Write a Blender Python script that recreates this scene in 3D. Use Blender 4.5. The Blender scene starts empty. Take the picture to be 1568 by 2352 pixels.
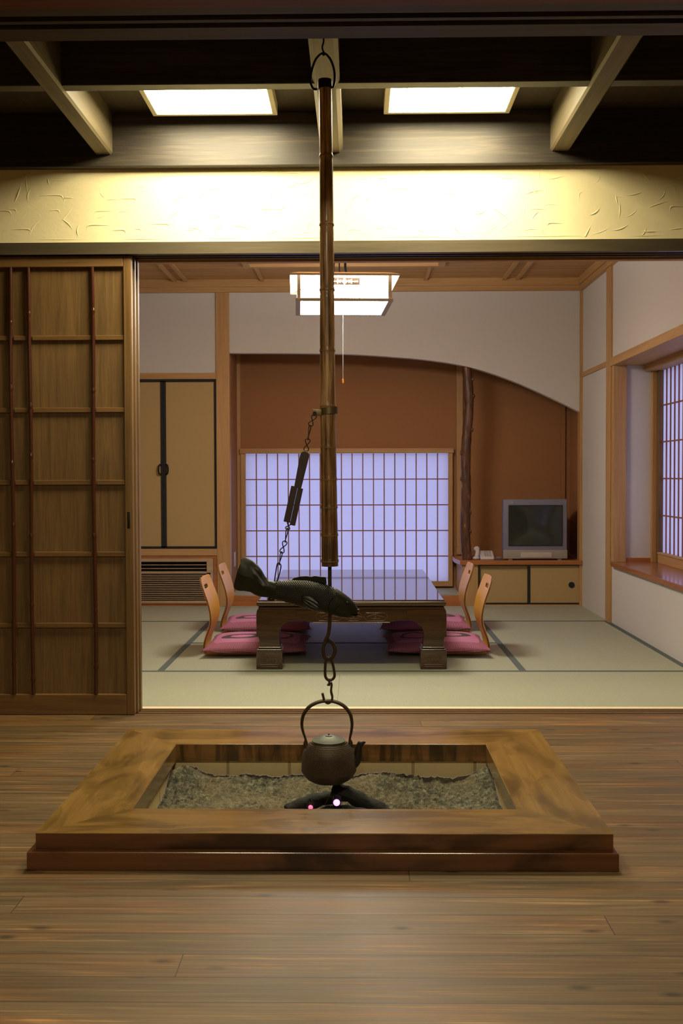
import bpy, bmesh, math, random
from mathutils import Vector, Matrix, noise
random.seed(7)
PI = math.pi
SC = bpy.context.scene
COL = SC.collection

# ------------------------------------------------------------ camera, world, lights, exposure
F, CX, CY = 2360.0, 784.0, 1156.0
cam_d = bpy.data.cameras.new('camera'); cam = bpy.data.objects.new('camera', cam_d); COL.objects.link(cam)
SC.camera = cam
cam_d.sensor_fit = 'VERTICAL'; cam_d.sensor_height = 36.0; cam_d.lens = 36.0 * F / 2352.0
cam_d.shift_y = (CY - 1176.0) / 2352.0
cam_d.clip_start = 0.05
yaw, pit, roll = math.atan(36 / F), math.atan(61 / F), 0.003
cam.matrix_world = Matrix.Translation((0, 0, 1.0)) @ Matrix.Rotation(yaw, 4, 'Z') @ Matrix.Rotation(PI / 2 - pit, 4, 'X') @ Matrix.Rotation(-roll, 4, 'Z')

SKY = 1.12            # dusk light outside the paper windows
LAMP_FRONT = 50.0     # the two square ceiling lights
LAMP_BACK = 35.0      # the square pendant in the tatami room
LAMP_NEAR = 54.0      # ceiling light of the room the camera stands in (watts)
w = bpy.data.worlds.new('dusk_sky'); SC.world = w; w.use_nodes = True
w.node_tree.nodes['Background'].inputs[0].default_value = (0.50, 0.52, 1.0, 1)
w.node_tree.nodes['Background'].inputs[1].default_value = SKY
SC.view_settings.view_transform = 'Standard'; SC.view_settings.look = 'None'
SC.view_settings.gamma = 1.0; SC.view_settings.use_curve_mapping = False
SC.view_settings.exposure = 0.0
try:
    SC.cycles.sample_clamp_indirect = 3.0; SC.cycles.use_denoising = True
    SC.cycles.max_bounces = 10; SC.cycles.diffuse_bounces = 6
except Exception: pass

def lamp(name, loc, power, color, size):
    d = bpy.data.lights.new(name, 'AREA'); d.energy = power; d.color = color; d.shape = 'SQUARE'; d.size = size
    o = bpy.data.objects.new(name, d); COL.objects.link(o); o.location = loc
    return o
lamp('entry_room_ceiling_lamp', (-0.1, 0.1, 2.40), LAMP_NEAR, (1, 0.87, 0.62), 0.5)

# ------------------------------------------------------------ materials
def lin(c):
    r = []
    for v in c[:3]:
        v /= 255.0
        r.append(v / 12.92 if v <= 0.04045 else ((v + 0.055) / 1.055) ** 2.4)
    return (*r, 1)

class NT:
    def __init__(s, name):
        s.m = bpy.data.materials.new(name); s.m.use_nodes = True
        s.t = s.m.node_tree; s.b = s.t.nodes['Principled BSDF']
        s.out = s.t.nodes['Material Output']
    def n(s, ty, **kw):
        x = s.t.nodes.new(ty)
        for k, v in kw.items(): setattr(x, k, v)
        return x
    def l(s, a, b): s.t.links.new(a, b)
    def v(s, sock, val):
        if hasattr(val, 'is_output'): s.l(val, sock)
        else: sock.default_value = val
    def coord(s, scale=(1, 1, 1), rot=(0, 0, 0), loc=(0, 0, 0)):
        c = s.n('ShaderNodeTexCoord'); m = s.n('ShaderNodeMapping')
        m.inputs['Scale'].default_value = scale; m.inputs['Rotation'].default_value = rot; m.inputs['Location'].default_value = loc
        s.l(c.outputs['Object'], m.inputs['Vector']); return m.outputs[0]
    def noise(s, vec, scale=5, detail=4, rough=0.55, dist=0.0):
        x = s.n('ShaderNodeTexNoise'); s.l(vec, x.inputs['Vector'])
        x.inputs['Scale'].default_value = scale; x.inputs['Detail'].default_value = detail
        x.inputs['Roughness'].default_value = rough; x.inputs['Distortion'].default_value = dist
        return x.outputs['Fac']
    def ramp(s, fac, stops, interp='LINEAR'):
        x = s.n('ShaderNodeValToRGB'); s.l(fac, x.inputs[0]); x.color_ramp.interpolation = interp
        e = x.color_ramp.elements
        while len(e) > 1: e.remove(e[-1])
        e[0].position = stops[0][0]; e[0].color = stops[0][1] if len(stops[0][1]) == 4 else (*stops[0][1], 1)
        for p, c in stops[1:]:
            q = e.new(p); q.color = c
        return x.outputs[0]
    def mix(s, fac, a, b, mode='MIX'):
        x = s.n('ShaderNodeMix', data_type='RGBA', blend_type=mode)
        s.v(x.inputs[0], fac); s.v(x.inputs[6], a); s.v(x.inputs[7], b); return x.outputs[2]
    def math(s, op, a, b=0.0, c=None):
        x = s.n('ShaderNodeMath', operation=op); s.v(x.inputs[0], a); s.v(x.inputs[1], b)
        if c is not None: s.v(x.inputs[2], c)
        return x.outputs[0]
    def bump(s, h, strength=0.3, dist=0.01):
        x = s.n('ShaderNodeBump'); s.l(h, x.inputs['Height']); x.inputs['Strength'].default_value = strength
        x.inputs['Distance'].default_value = dist; s.l(x.outputs[0], s.b.inputs['Normal']); return x.outputs[0]
    def set(s, color=None, rough=0.5, metal=0.0, coat=0.0, spec=0.5, coat_rough=0.1):
        if color is not None: s.v(s.b.inputs['Base Color'], color)
        s.v(s.b.inputs['Roughness'], rough); s.b.inputs['Metallic'].default_value = metal
        s.b.inputs['Coat Weight'].default_value = coat; s.b.inputs['Coat Roughness'].default_value = coat_rough
        s.b.inputs['Specular IOR Level'].default_value = spec
        return s.m

GREY = lambda v: (v, v, v, 1)
def wood(name, base, dark, axis='X', rough=0.45, grain=1.0, blotch=0.0, coat=0.0, light=None, contrast=1.0, bump=0.12, diag=False):
    s = NT(name)
    sc = [26.0 * grain] * 3; sc['XYZ'.index(axis)] = 1.3 * grain
    info = s.n('ShaderNodeObjectInfo')
    c = s.n('ShaderNodeTexCoord'); off = s.n('ShaderNodeVectorMath', operation='ADD')
    r3 = s.math('MULTIPLY', info.outputs['Random'], 7.0)
    comb = s.n('ShaderNodeCombineXYZ'); [s.l(r3, comb.inputs[k]) for k in range(3)]
    s.l(c.outputs['Object'], off.inputs[0]); s.l(comb.outputs[0], off.inputs[1])
    m = s.n('ShaderNodeMapping'); m.inputs['Scale'].default_value = sc; s.l(off.outputs[0], m.inputs['Vector'])
    n1 = s.noise(m.outputs[0], 1.0, 3, 0.6, 1.2)
    n2 = s.noise(m.outputs[0], 5.0, 4, 0.6, 0.3)
    f = s.math('ADD', s.math('MULTIPLY', n1, 0.65), s.math('MULTIPLY', n2, 0.35))
    lo, hi = 0.5 - 0.16 / contrast, 0.5 + 0.16 / contrast
    col = s.ramp(f, [(lo, lin(dark)), (hi, lin(base))] if light is None else [(lo, lin(dark)), (0.5, lin(base)), (hi + 0.05, lin(light))])
    if blotch:
        m2 = s.n('ShaderNodeMapping'); sc2 = [9.0] * 3; sc2['XYZ'.index(axis)] = 3.4
        if diag: sc2 = [26.0, 3.0, 5.0]; m2.inputs['Rotation'].default_value = (0, 0.7, 0)
        m2.inputs['Scale'].default_value = sc2; s.l(off.outputs[0], m2.inputs['Vector'])
        nb = s.noise(m2.outputs[0], 1.0, 3, 0.55, 0.6)
        k = s.ramp(nb, [(0.38, GREY(1 - blotch)), (0.56, GREY(1))])
        col = s.mix(1.0, col, k, 'MULTIPLY')
    if bump: s.bump(f, bump, 0.004)
    return s.set(col, rough, coat=coat)

def plain(name, c, rough=0.5, metal=0.0, var=0.08, scale=30, coat=0.0, bump=0.0):
    s = NT(name); n = s.noise(s.coord(), scale, 4)
    a = lin(c); col = s.mix(n, (*[min(1, v * (1 - var)) for v in a[:3]], 1), (*[min(1, v * (1 + var)) for v in a[:3]], 1))
    if bump: s.bump(n, bump, 0.004)
    return s.set(col, rough, metal, coat)

def emis(name, c, strength):
    s = NT(name); s.set((0.8, 0.8, 0.78, 1), 0.4)
    s.b.inputs['Emission Color'].default_value = (*c, 1); s.b.inputs['Emission Strength'].default_value = strength
    return s.m

def floor_mat():
    s = NT('dark_stained_cedar_planks')
    c = s.n('ShaderNodeTexCoord')
    br = s.n('ShaderNodeTexBrick'); sx = s.n('ShaderNodeSeparateXYZ'); s.l(c.outputs['Object'], sx.inputs[0])
    row = s.math('FLOOR', s.math('DIVIDE', sx.outputs[1], 0.0985)); bc = s.n('ShaderNodeCombineXYZ')
    s.l(s.math('ADD', sx.outputs[0], s.math('MULTIPLY', row, 1.357)), bc.inputs[0]); s.l(sx.outputs[1], bc.inputs[1]); s.l(bc.outputs[0], br.inputs['Vector'])
    br.offset = 0.0; br.offset_frequency = 2
    for k, v in (('Scale', 1.0), ('Mortar Size', 0.0011), ('Mortar Smooth', 0.2), ('Bias', 0.0), ('Brick Width', 3.64), ('Row Height', 0.0985)):
        br.inputs[k].default_value = v
    br.inputs['Color1'].default_value = GREY(0); br.inputs['Color2'].default_value = GREY(1); br.inputs['Mortar'].default_value = GREY(0.5)
    rnd = s.math('MULTIPLY', br.outputs['Color'], 37.0)
    comb = s.n('ShaderNodeCombineXYZ'); s.l(rnd, comb.inputs[0]); s.l(rnd, comb.inputs[2])
    add = s.n('ShaderNodeVectorMath', operation='ADD'); s.l(c.outputs['Object'], add.inputs[0]); s.l(comb.outputs[0], add.inputs[1])
    def mp(sc):
        m = s.n('ShaderNodeMapping'); m.inputs['Scale'].default_value = sc; s.l(add.outputs[0], m.inputs['Vector']); return m.outputs[0]
    g1 = s.noise(mp((1.7, 22, 1)), 1.0, 4, 0.55, 2.0)
    g2 = s.noise(mp((2.2, 150, 1)), 1.0, 4, 0.6, 0.2)
    g3 = s.noise(mp((2.2, 9, 1)), 1.0, 3, 0.5, 0.6)
    f = s.math('ADD', s.math('MULTIPLY', g1, 0.5), s.math('MULTIPLY', g2, 0.5))
    col = s.ramp(f, [(0.30, lin((82, 64, 41))), (0.47, lin((105, 83, 53))), (0.58, lin((121, 96, 61))), (0.68, lin((172, 136, 88)))])
    tone = s.ramp(br.outputs['Color'], [(0.0, GREY(0.78)), (1.0, GREY(1.12))])
    col = s.mix(1.0, col, tone, 'MULTIPLY')
    red = s.ramp(g3, [(0.36, (0.88, 0.93, 1.0, 1)), (0.50, (1.0, 1.0, 1.0, 1)), (0.66, (1.16, 0.95, 0.76, 1))])
    col = s.mix(1.0, col, red, 'MULTIPLY')
    vo = s.n('ShaderNodeTexVoronoi'); vo.inputs['Scale'].default_value = 1.0; s.l(mp((5.2, 12.0, 1)), vo.inputs['Vector'])
    kn = s.ramp(vo.outputs['Distance'], [(0.05, GREY(0.34)), (0.09, GREY(0.62)), (0.17, GREY(1))])
    col = s.mix(1.0, col, kn, 'MULTIPLY')
    col = s.mix(br.outputs['Fac'], col, lin((40, 27, 18)))
    h = s.math('SUBTRACT', s.math('MULTIPLY', f, 0.25), br.outputs['Fac'])
    s.bump(h, 0.25, 0.002)
    return s.set(col, s.ramp(g1, [(0.3, GREY(0.42)), (0.7, GREY(0.52))]), spec=0.45)

def tatami_mat():
    s = NT('woven_rush'); v = s.coord()
    wv = s.n('ShaderNodeTexWave', wave_type='BANDS', bands_direction='X'); wv.inputs['Scale'].default_value = 60; wv.inputs['Distortion'].default_value = 0.6
    s.l(v, wv.inputs['Vector'])
    n = s.noise(s.coord((40, 3, 1)), 6, 4); n2 = s.noise(v, 2.0, 3)
    col = s.mix(n, lin((150, 152, 132)), lin((176, 177, 157)))
    col = s.mix(s.math('MULTIPLY', n2, 0.35), col, lin((150, 156, 124)))
    s.bump(s.math('ADD', s.math('MULTIPLY', wv.outputs['Fac'], 0.6), n), 0.12, 0.002)
    return s.set(col, 0.55)

def trowel_mat():
    s = NT('troweled_cream_plaster')
    v = s.coord()
    h = s.math('ADD', s.math('MULTIPLY', s.noise(v, 60, 4), 0.35), s.noise(v, 9, 3))
    s.bump(h, 0.25, 0.006)
    col = s.mix(s.noise(v, 3, 3), lin((236, 222, 178)), lin((226, 212, 168)))
    return s.set(col, 0.85, spec=0.2)

def paper_mat(name, tr):
    s = NT(name); n = s.noise(s.coord((1, 1, 1)), 90, 3)
    t = s.n('ShaderNodeBsdfTranslucent'); d = s.n('ShaderNodeBsdfDiffuse'); mx = s.n('ShaderNodeMixShader')
    s.l(s.mix(n, (0.86, 0.86, 0.88, 1), (0.93, 0.93, 0.95, 1)), t.inputs[0]); d.inputs[0].default_value = (0.78, 0.77, 0.76, 1)
    mx.inputs[0].default_value = tr
    s.l(d.outputs[0], mx.inputs[1]); s.l(t.outputs[0], mx.inputs[2]); s.l(mx.outputs[0], s.out.inputs[0])
    return s.m

def bamboo_mat():
    s = NT('smoked_bamboo')
    n1 = s.noise(s.coord((70, 70, 3.0)), 1.6, 5, 0.65, 0.3); n2 = s.noise(s.coord((9, 9, 4.5)), 1.0, 3, 0.5)
    col = s.ramp(n1, [(0.34, lin((92, 64, 40))), (0.5, lin((168, 126, 80))), (0.66, lin((222, 182, 126)))])
    k = s.ramp(n2, [(0.35, GREY(0.42)), (0.58, GREY(1.0))])
    col = s.mix(1.0, col, k, 'MULTIPLY')
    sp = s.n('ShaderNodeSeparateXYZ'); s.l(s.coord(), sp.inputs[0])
    painted_top_light = s.ramp(s.math('DIVIDE', sp.outputs[2], 1.75), [(0.16, (0.50, 0.46, 0.42, 1)), (0.42, (0.85, 0.82, 0.78, 1)), (0.72, (1.3, 1.33, 1.35, 1)), (1.0, (1.9, 2.0, 2.1, 1))])  # brighter up the tube: missing front light painted into the colour
    col = s.mix(1.0, col, painted_top_light, 'MULTIPLY')
    s.bump(n1, 0.2, 0.002)
    return s.set(col, 0.38, coat=0.12)

def kettle_mat():
    s = NT('cast_iron_hobnail'); c = s.n('ShaderNodeTexCoord'); sp = s.n('ShaderNodeSeparateXYZ'); s.l(c.outputs['Object'], sp.inputs[0])
    a = s.math('ARCTAN2', sp.outputs[1], sp.outputs[0]); z = sp.outputs[2]
    p = s.math('SINE', s.math('ADD', s.math('MULTIPLY', a, 62.0), s.math('MULTIPLY', z, 760.0)))
    q = s.math('SINE', s.math('SUBTRACT', s.math('MULTIPLY', a, 62.0), s.math('MULTIPLY', z, 760.0)))
    h = s.math('MAXIMUM', s.math('MULTIPLY', p, q), 0.0)
    mask = s.math('MULTIPLY', s.math('GREATER_THAN', z, 0.037), s.math('LESS_THAN', z, 0.122))
    h = s.math('MULTIPLY', h, mask)
    s.bump(h, 0.9, 0.004)
    n = s.noise(s.coord(), 40, 4)
    col = s.mix(n, lin((62, 50, 38)), lin((86, 70, 52)))
    col = s.mix(s.math('MULTIPLY', h, 0.45), col, lin((126, 100, 74)))
    return s.set(col, 0.5, 0.25)

def scale_mat():
    s = NT('dark_bronze_scales'); v = s.coord((1, 1, 1), rot=(0, 0.785, 0))
    sp = s.n('ShaderNodeSeparateXYZ'); s.l(v, sp.inputs[0])
    p = s.math('SINE', s.math('MULTIPLY', sp.outputs[0], 1350.0)); q = s.math('SINE', s.math('MULTIPLY', sp.outputs[2], 1350.0))
    h = s.math('MULTIPLY', s.math('ADD', p, 1.0), s.math('ADD', q, 1.0))
    ox = s.n('ShaderNodeSeparateXYZ'); s.l(s.coord(), ox.inputs[0])
    mask = s.math('MULTIPLY', s.math('GREATER_THAN', ox.outputs[0], -0.075), s.math('LESS_THAN', ox.outputs[0], 0.105))
    h = s.math('MULTIPLY', h, mask)
    s.bump(s.math('ADD', h, s.math('MULTIPLY', s.noise(s.coord(), 60, 3), 0.8)), 0.42, 0.0016)
    n = s.noise(s.coord(), 18, 4)
    col = s.mix(n, lin((28, 29, 24)), lin((56, 55, 45)))
    return s.set(col, 0.42, 0.45)

def cushion_mat():
    s = NT('pink_woven_cushion_cloth'); c = s.n('ShaderNodeTexCoord'); sp = s.n('ShaderNodeSeparateXYZ'); s.l(c.outputs['Object'], sp.inputs[0])
    x, y, z = sp.outputs
    n = s.noise(s.coord(), 6, 4); pink = s.mix(n, lin((172, 104, 140)), lin((196, 132, 166)))
    # dark swooping motif: a bent band
    nx = s.noise(s.coord((1, 1, 0.1)), 7, 3)
    ex = s.math('DIVIDE', s.math('ADD', x, 0.09), 0.115); ey = s.math('DIVIDE', s.math('ADD', y, 0.02), 0.085)
    d = s.math('ADD', s.math('MULTIPLY', ex, ex), s.math('MULTIPLY', ey, ey))
    d = s.math('ADD', d, s.math('MULTIPLY', s.math('SUBTRACT', nx, 0.5), 1.2))
    ring = s.ramp(d, [(0.0, GREY(0)), (0.30, GREY(0)), (0.32, GREY(1)), (0.98, GREY(1)), (1.0, GREY(0))], 'CONSTANT')
    ex2 = s.math('DIVIDE', s.math('SUBTRACT', x, 0.12), 0.09); ey2 = s.math('DIVIDE', s.math('SUBTRACT', y, 0.0), 0.12)
    d2 = s.math('ADD', s.math('MULTIPLY', ex2, ex2), s.math('MULTIPLY', ey2, ey2))
    d2 = s.math('ADD', d2, s.math('MULTIPLY', s.math('SUBTRACT', nx, 0.5), 1.4))
    ring2 = s.ramp(d2, [(0.0, GREY(0)), (0.55, GREY(1)), (0.99, GREY(0))], 'CONSTANT')
    top = s.mix(s.math('MAXIMUM', ring, ring2), pink, lin((84, 72, 64)))
    sgn = s.math('SIGN', y); t_ = s.math('SUBTRACT', z, s.math('MULTIPLY', y, sgn))
    wx = s.math('SINE', s.math('MULTIPLY', s.math('ADD', x, t_), 560.0)); wz = s.math('SINE', s.math('MULTIPLY', s.math('SUBTRACT', x, t_), 560.0))
    ck = s.math('GREATER_THAN', s.math('MULTIPLY', wx, wz), 0.22)
    weave = s.mix(ck, lin((128, 50, 80)), lin((196, 146, 158)))
    rim = s.math('MAXIMUM', s.math('LESS_THAN', z, 0.062), s.math('GREATER_THAN', s.math('ABSOLUTE', y), 0.19))
    s.bump(s.math('ADD', s.noise(s.coord(), 400, 2), s.math('MULTIPLY', s.math('MULTIPLY', wx, wz), 0.5)), 0.25, 0.002)
    return s.set(s.mix(rim, top, weave), 0.85, spec=0.2)

def ash_mat():
    s = NT('grey_hearth_ash'); v = s.coord(); n = s.noise(v, 48, 8, 0.75, 0.5); n2 = s.noise(v, 5, 4)
    col = s.ramp(n, [(0.34, lin((66, 66, 58))), (0.5, lin((122, 120, 104))), (0.66, lin((178, 172, 148)))])
    col = s.mix(s.ramp(n2, [(0.45, GREY(0)), (0.62, GREY(0.6))]), col, lin((160, 146, 116)))
    s.bump(s.noise(v, 120, 6, 0.7), 1.0, 0.012)
    return s.set(col, 1.0, spec=0.1)

def fabric_wall(name, a, b, rough=0.9):
    s = NT(name); n = s.noise(s.coord(), 180, 4, 0.7); n2 = s.noise(s.coord((30, 30, 3)), 4, 3)
    s.bump(n, 0.12, 0.003)
    return s.set(s.mix(s.math('ADD', s.math('MULTIPLY', n, 0.6), s.math('MULTIPLY', n2, 0.4)), lin(a), lin(b)), rough, spec=0.2)

def bark_mat():
    s = NT('peeled_bark_log'); v = s.coord((30, 30, 7)); n = s.noise(v, 1.0, 5, 0.6, 0.5)
    col = s.ramp(n, [(0.35, lin((56, 34, 22))), (0.56, lin((96, 60, 36))), (0.63, lin((112, 70, 42))), (0.68, lin((196, 140, 88)))])
    s.bump(n, 0.5, 0.01); return s.set(col, 0.45)

M = dict(
    floor=floor_mat(), tatami=tatami_mat(), heri=plain('dark_green_border_cloth', (84, 94, 92), 0.8, scale=200),
    kamoi=wood('dark_stained_beam_wood', (66, 58, 46), (48, 42, 34), 'X', 0.5, light=(88, 76, 58)),
    redbeam=wood('reddish_stained_wood', (118, 58, 38), (88, 42, 28), 'X', 0.5),
    backbeam=wood('brown_stained_beam', (50, 43, 35), (40, 34, 28), 'X', 0.55, light=(78, 66, 50), grain=1.1),
    longbeam=wood('weathered_pale_beam', (98, 87, 64), (82, 73, 53), 'Y', 0.6, light=(114, 99, 72)),
    ceil=wood('dark_ceiling_board', (70, 59, 44), (52, 43, 32), 'Y', 0.6),
    plaster=trowel_mat(), darkwall=fabric_wall('dim_earth_plaster', (150, 128, 88), (140, 118, 80)),
    lintel=wood('lintel_wood', (84, 74, 55), (66, 58, 43), 'X', 0.4), groove=plain('shadowy_groove_wood', (30, 27, 24), 0.6),
    door=wood('door_frame_wood', (124, 92, 50), (92, 68, 36), 'Z', 0.45), doorp=wood('door_panel_veneer', (124, 94, 54), (90, 68, 38), 'Z', 0.5, grain=1.6),
    doorh=wood('door_rail_wood', (122, 90, 50), (92, 66, 36), 'X', 0.45),
    rod=plain('red_lacquered_cane', (62, 28, 16), 0.25, coat=0.5), iron=plain('blackened_iron', (38, 34, 30), 0.45, 0.6, bump=0.3),
    rust=plain('rusty_wrought_iron', (68, 52, 38), 0.55, 0.5, var=0.3, bump=0.4), bronze=plain('dull_brass', (120, 104, 70), 0.45, 0.7),
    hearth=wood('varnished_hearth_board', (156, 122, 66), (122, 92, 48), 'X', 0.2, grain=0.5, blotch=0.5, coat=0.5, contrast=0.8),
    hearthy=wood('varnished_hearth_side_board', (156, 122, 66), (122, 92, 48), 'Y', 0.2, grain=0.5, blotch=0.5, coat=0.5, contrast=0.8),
    step=wood('varnished_plinth_painted_shade', (108, 68, 37), (78, 47, 25), 'X', 0.28, grain=0.5, blotch=0.72, coat=0.3),  # hearth wood darkened: shade of the unlit front faces painted in
    fascia=wood('hearth_inner_board', (150, 106, 56), (104, 70, 36), 'X', 0.3, grain=0.4, blotch=0.72, coat=0.3, diag=True),
    tile=plain('cream_fire_tile', (216, 196, 146), 0.7, scale=80, bump=0.1), grout=plain('pale_grout', (172, 152, 108), 0.9),
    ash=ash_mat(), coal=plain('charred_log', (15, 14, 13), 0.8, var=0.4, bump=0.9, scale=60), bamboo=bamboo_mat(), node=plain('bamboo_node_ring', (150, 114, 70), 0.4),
    kettle=kettle_mat(), kettleb=plain('sooty_iron', (40, 32, 27), 0.5, 0.3, bump=0.3), lid=plain('verdigris_copper', (92, 98, 86), 0.5, 0.5, var=0.2),
    fish=scale_mat(), fin=plain('dark_bronze_fin', (32, 32, 27), 0.4, 0.45, bump=0.4), slider=wood('dark_walnut_slider', (70, 50, 42), (48, 34, 28), 'Z', 0.5),
    led=emis('purple_ember_light', (0.62, 0.22, 1.0), 3.0), ledr=emis('red_ember_light', (1.0, 0.05, 0.28), 1.5),
    lframe=plain('white_lamp_housing', (238, 232, 204), 0.5), lamp1=emis('warm_ceiling_diffuser', (1.0, 0.88, 0.57), LAMP_FRONT),
    lamp2=emis('paper_lamp_shade', (1.0, 0.93, 0.82), LAMP_BACK), lampwood=wood('pale_lamp_wood', (196, 180, 162), (176, 158, 138), 'X', 0.5),
    cord=plain('dark_cord', (8, 8, 8), 0.6), pull=plain('white_pull_cord', (150, 146, 142), 0.6), amber=plain('amber_bead', (196, 120, 30), 0.3),
    white=fabric_wall('white_wallpaper', (208, 203, 198), (198, 193, 187)), clay=fabric_wall('terracotta_sand_plaster', (162, 116, 78), (150, 105, 69)),
    cedar=wood('honey_cedar_z', (190, 150, 100), (168, 127, 78), 'Z', 0.5), cedarx=wood('honey_cedar_x', (190, 150, 100), (168, 127, 78), 'X', 0.5),
    cedary=wood('honey_cedar_y', (190, 150, 100), (168, 127, 78), 'Y', 0.5), ceilb=wood('pale_cedar_ceiling', (190, 150, 98), (158, 116, 70), 'X', 0.6, grain=0.6),
    orange=wood('glossy_orange_wood', (178, 112, 60), (150, 88, 44), 'X', 0.3, coat=0.2), orangey=wood('glossy_sill_wood', (164, 106, 66), (138, 82, 48), 'Y', 0.25, coat=0.3),
    fusuma=fabric_wall('ochre_fusuma_paper', (182, 156, 108), (168, 143, 98)), black=plain('black_lacquer_frame', (26, 26, 26), 0.35),
    paper=paper_mat('shoji_paper', 0.75), lattice=wood('shoji_lattice', (156, 100, 74), (132, 80, 58), 'Z', 0.5),
    vent=wood('pale_vent_wood', (190, 162, 130), (168, 140, 108), 'X', 0.5), dark=plain('dark_void', (12, 11, 10), 0.8),
    bark=bark_mat(), tvb=plain('grey_blue_plastic', (120, 116, 136), 0.4), tvl=plain('silver_grey_plastic', (150, 142, 132), 0.4), tvp=plain('pale_panel', (184, 172, 162), 0.4),
    screen=plain('dark_tube_glass', (44, 48, 44), 0.12, coat=0.3), phone=plain('white_phone_plastic', (206, 196, 192), 0.4), greyp=plain('dark_grey_plastic', (84, 78, 82), 0.4),
    ply=wood('orange_bent_plywood', (222, 162, 50), (206, 142, 36), 'Z', 0.42, coat=0.08, contrast=0.6), edge=plain('plywood_edge', (120, 76, 34), 0.5),
    cushion=cushion_mat(), piping=plain('crimson_piping', (138, 30, 62), 0.7),
    table=wood('table_wood', (70, 42, 18), (42, 26, 11), 'X', 0.25, coat=0.4), tablet=wood('table_top_lacquer', (84, 62, 48), (66, 47, 36), 'Y', 0.04, bump=0),
    carve=plain('carved_highlight_wood', (84, 56, 27), 0.25, coat=0.5), switch=plain('white_switch_plate', (190, 190, 196), 0.4), green=emis('green_status_light', (0.5, 1, 0.4), 2.0),
)
M['sillwood'] = wood('worn_sill_wood', (128, 102, 74), (104, 80, 56), 'X', 0.4)
M['strip'] = plain('pale_threshold_strip', (244, 222, 188), 0.5)
M['cord'].node_tree.nodes['Principled BSDF'].inputs['Specular IOR Level'].default_value = 0.0
M['tablet'].node_tree.nodes['Principled BSDF'].inputs['Coat Roughness'].default_value = 0.02
for k in ('tile',): pass

# ------------------------------------------------------------ mesh helpers
def worg(p):
    while p is not None:
        if p.parent is None: return Vector(p.location)
        p = p.parent
    return Vector((0, 0, 0))

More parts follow.
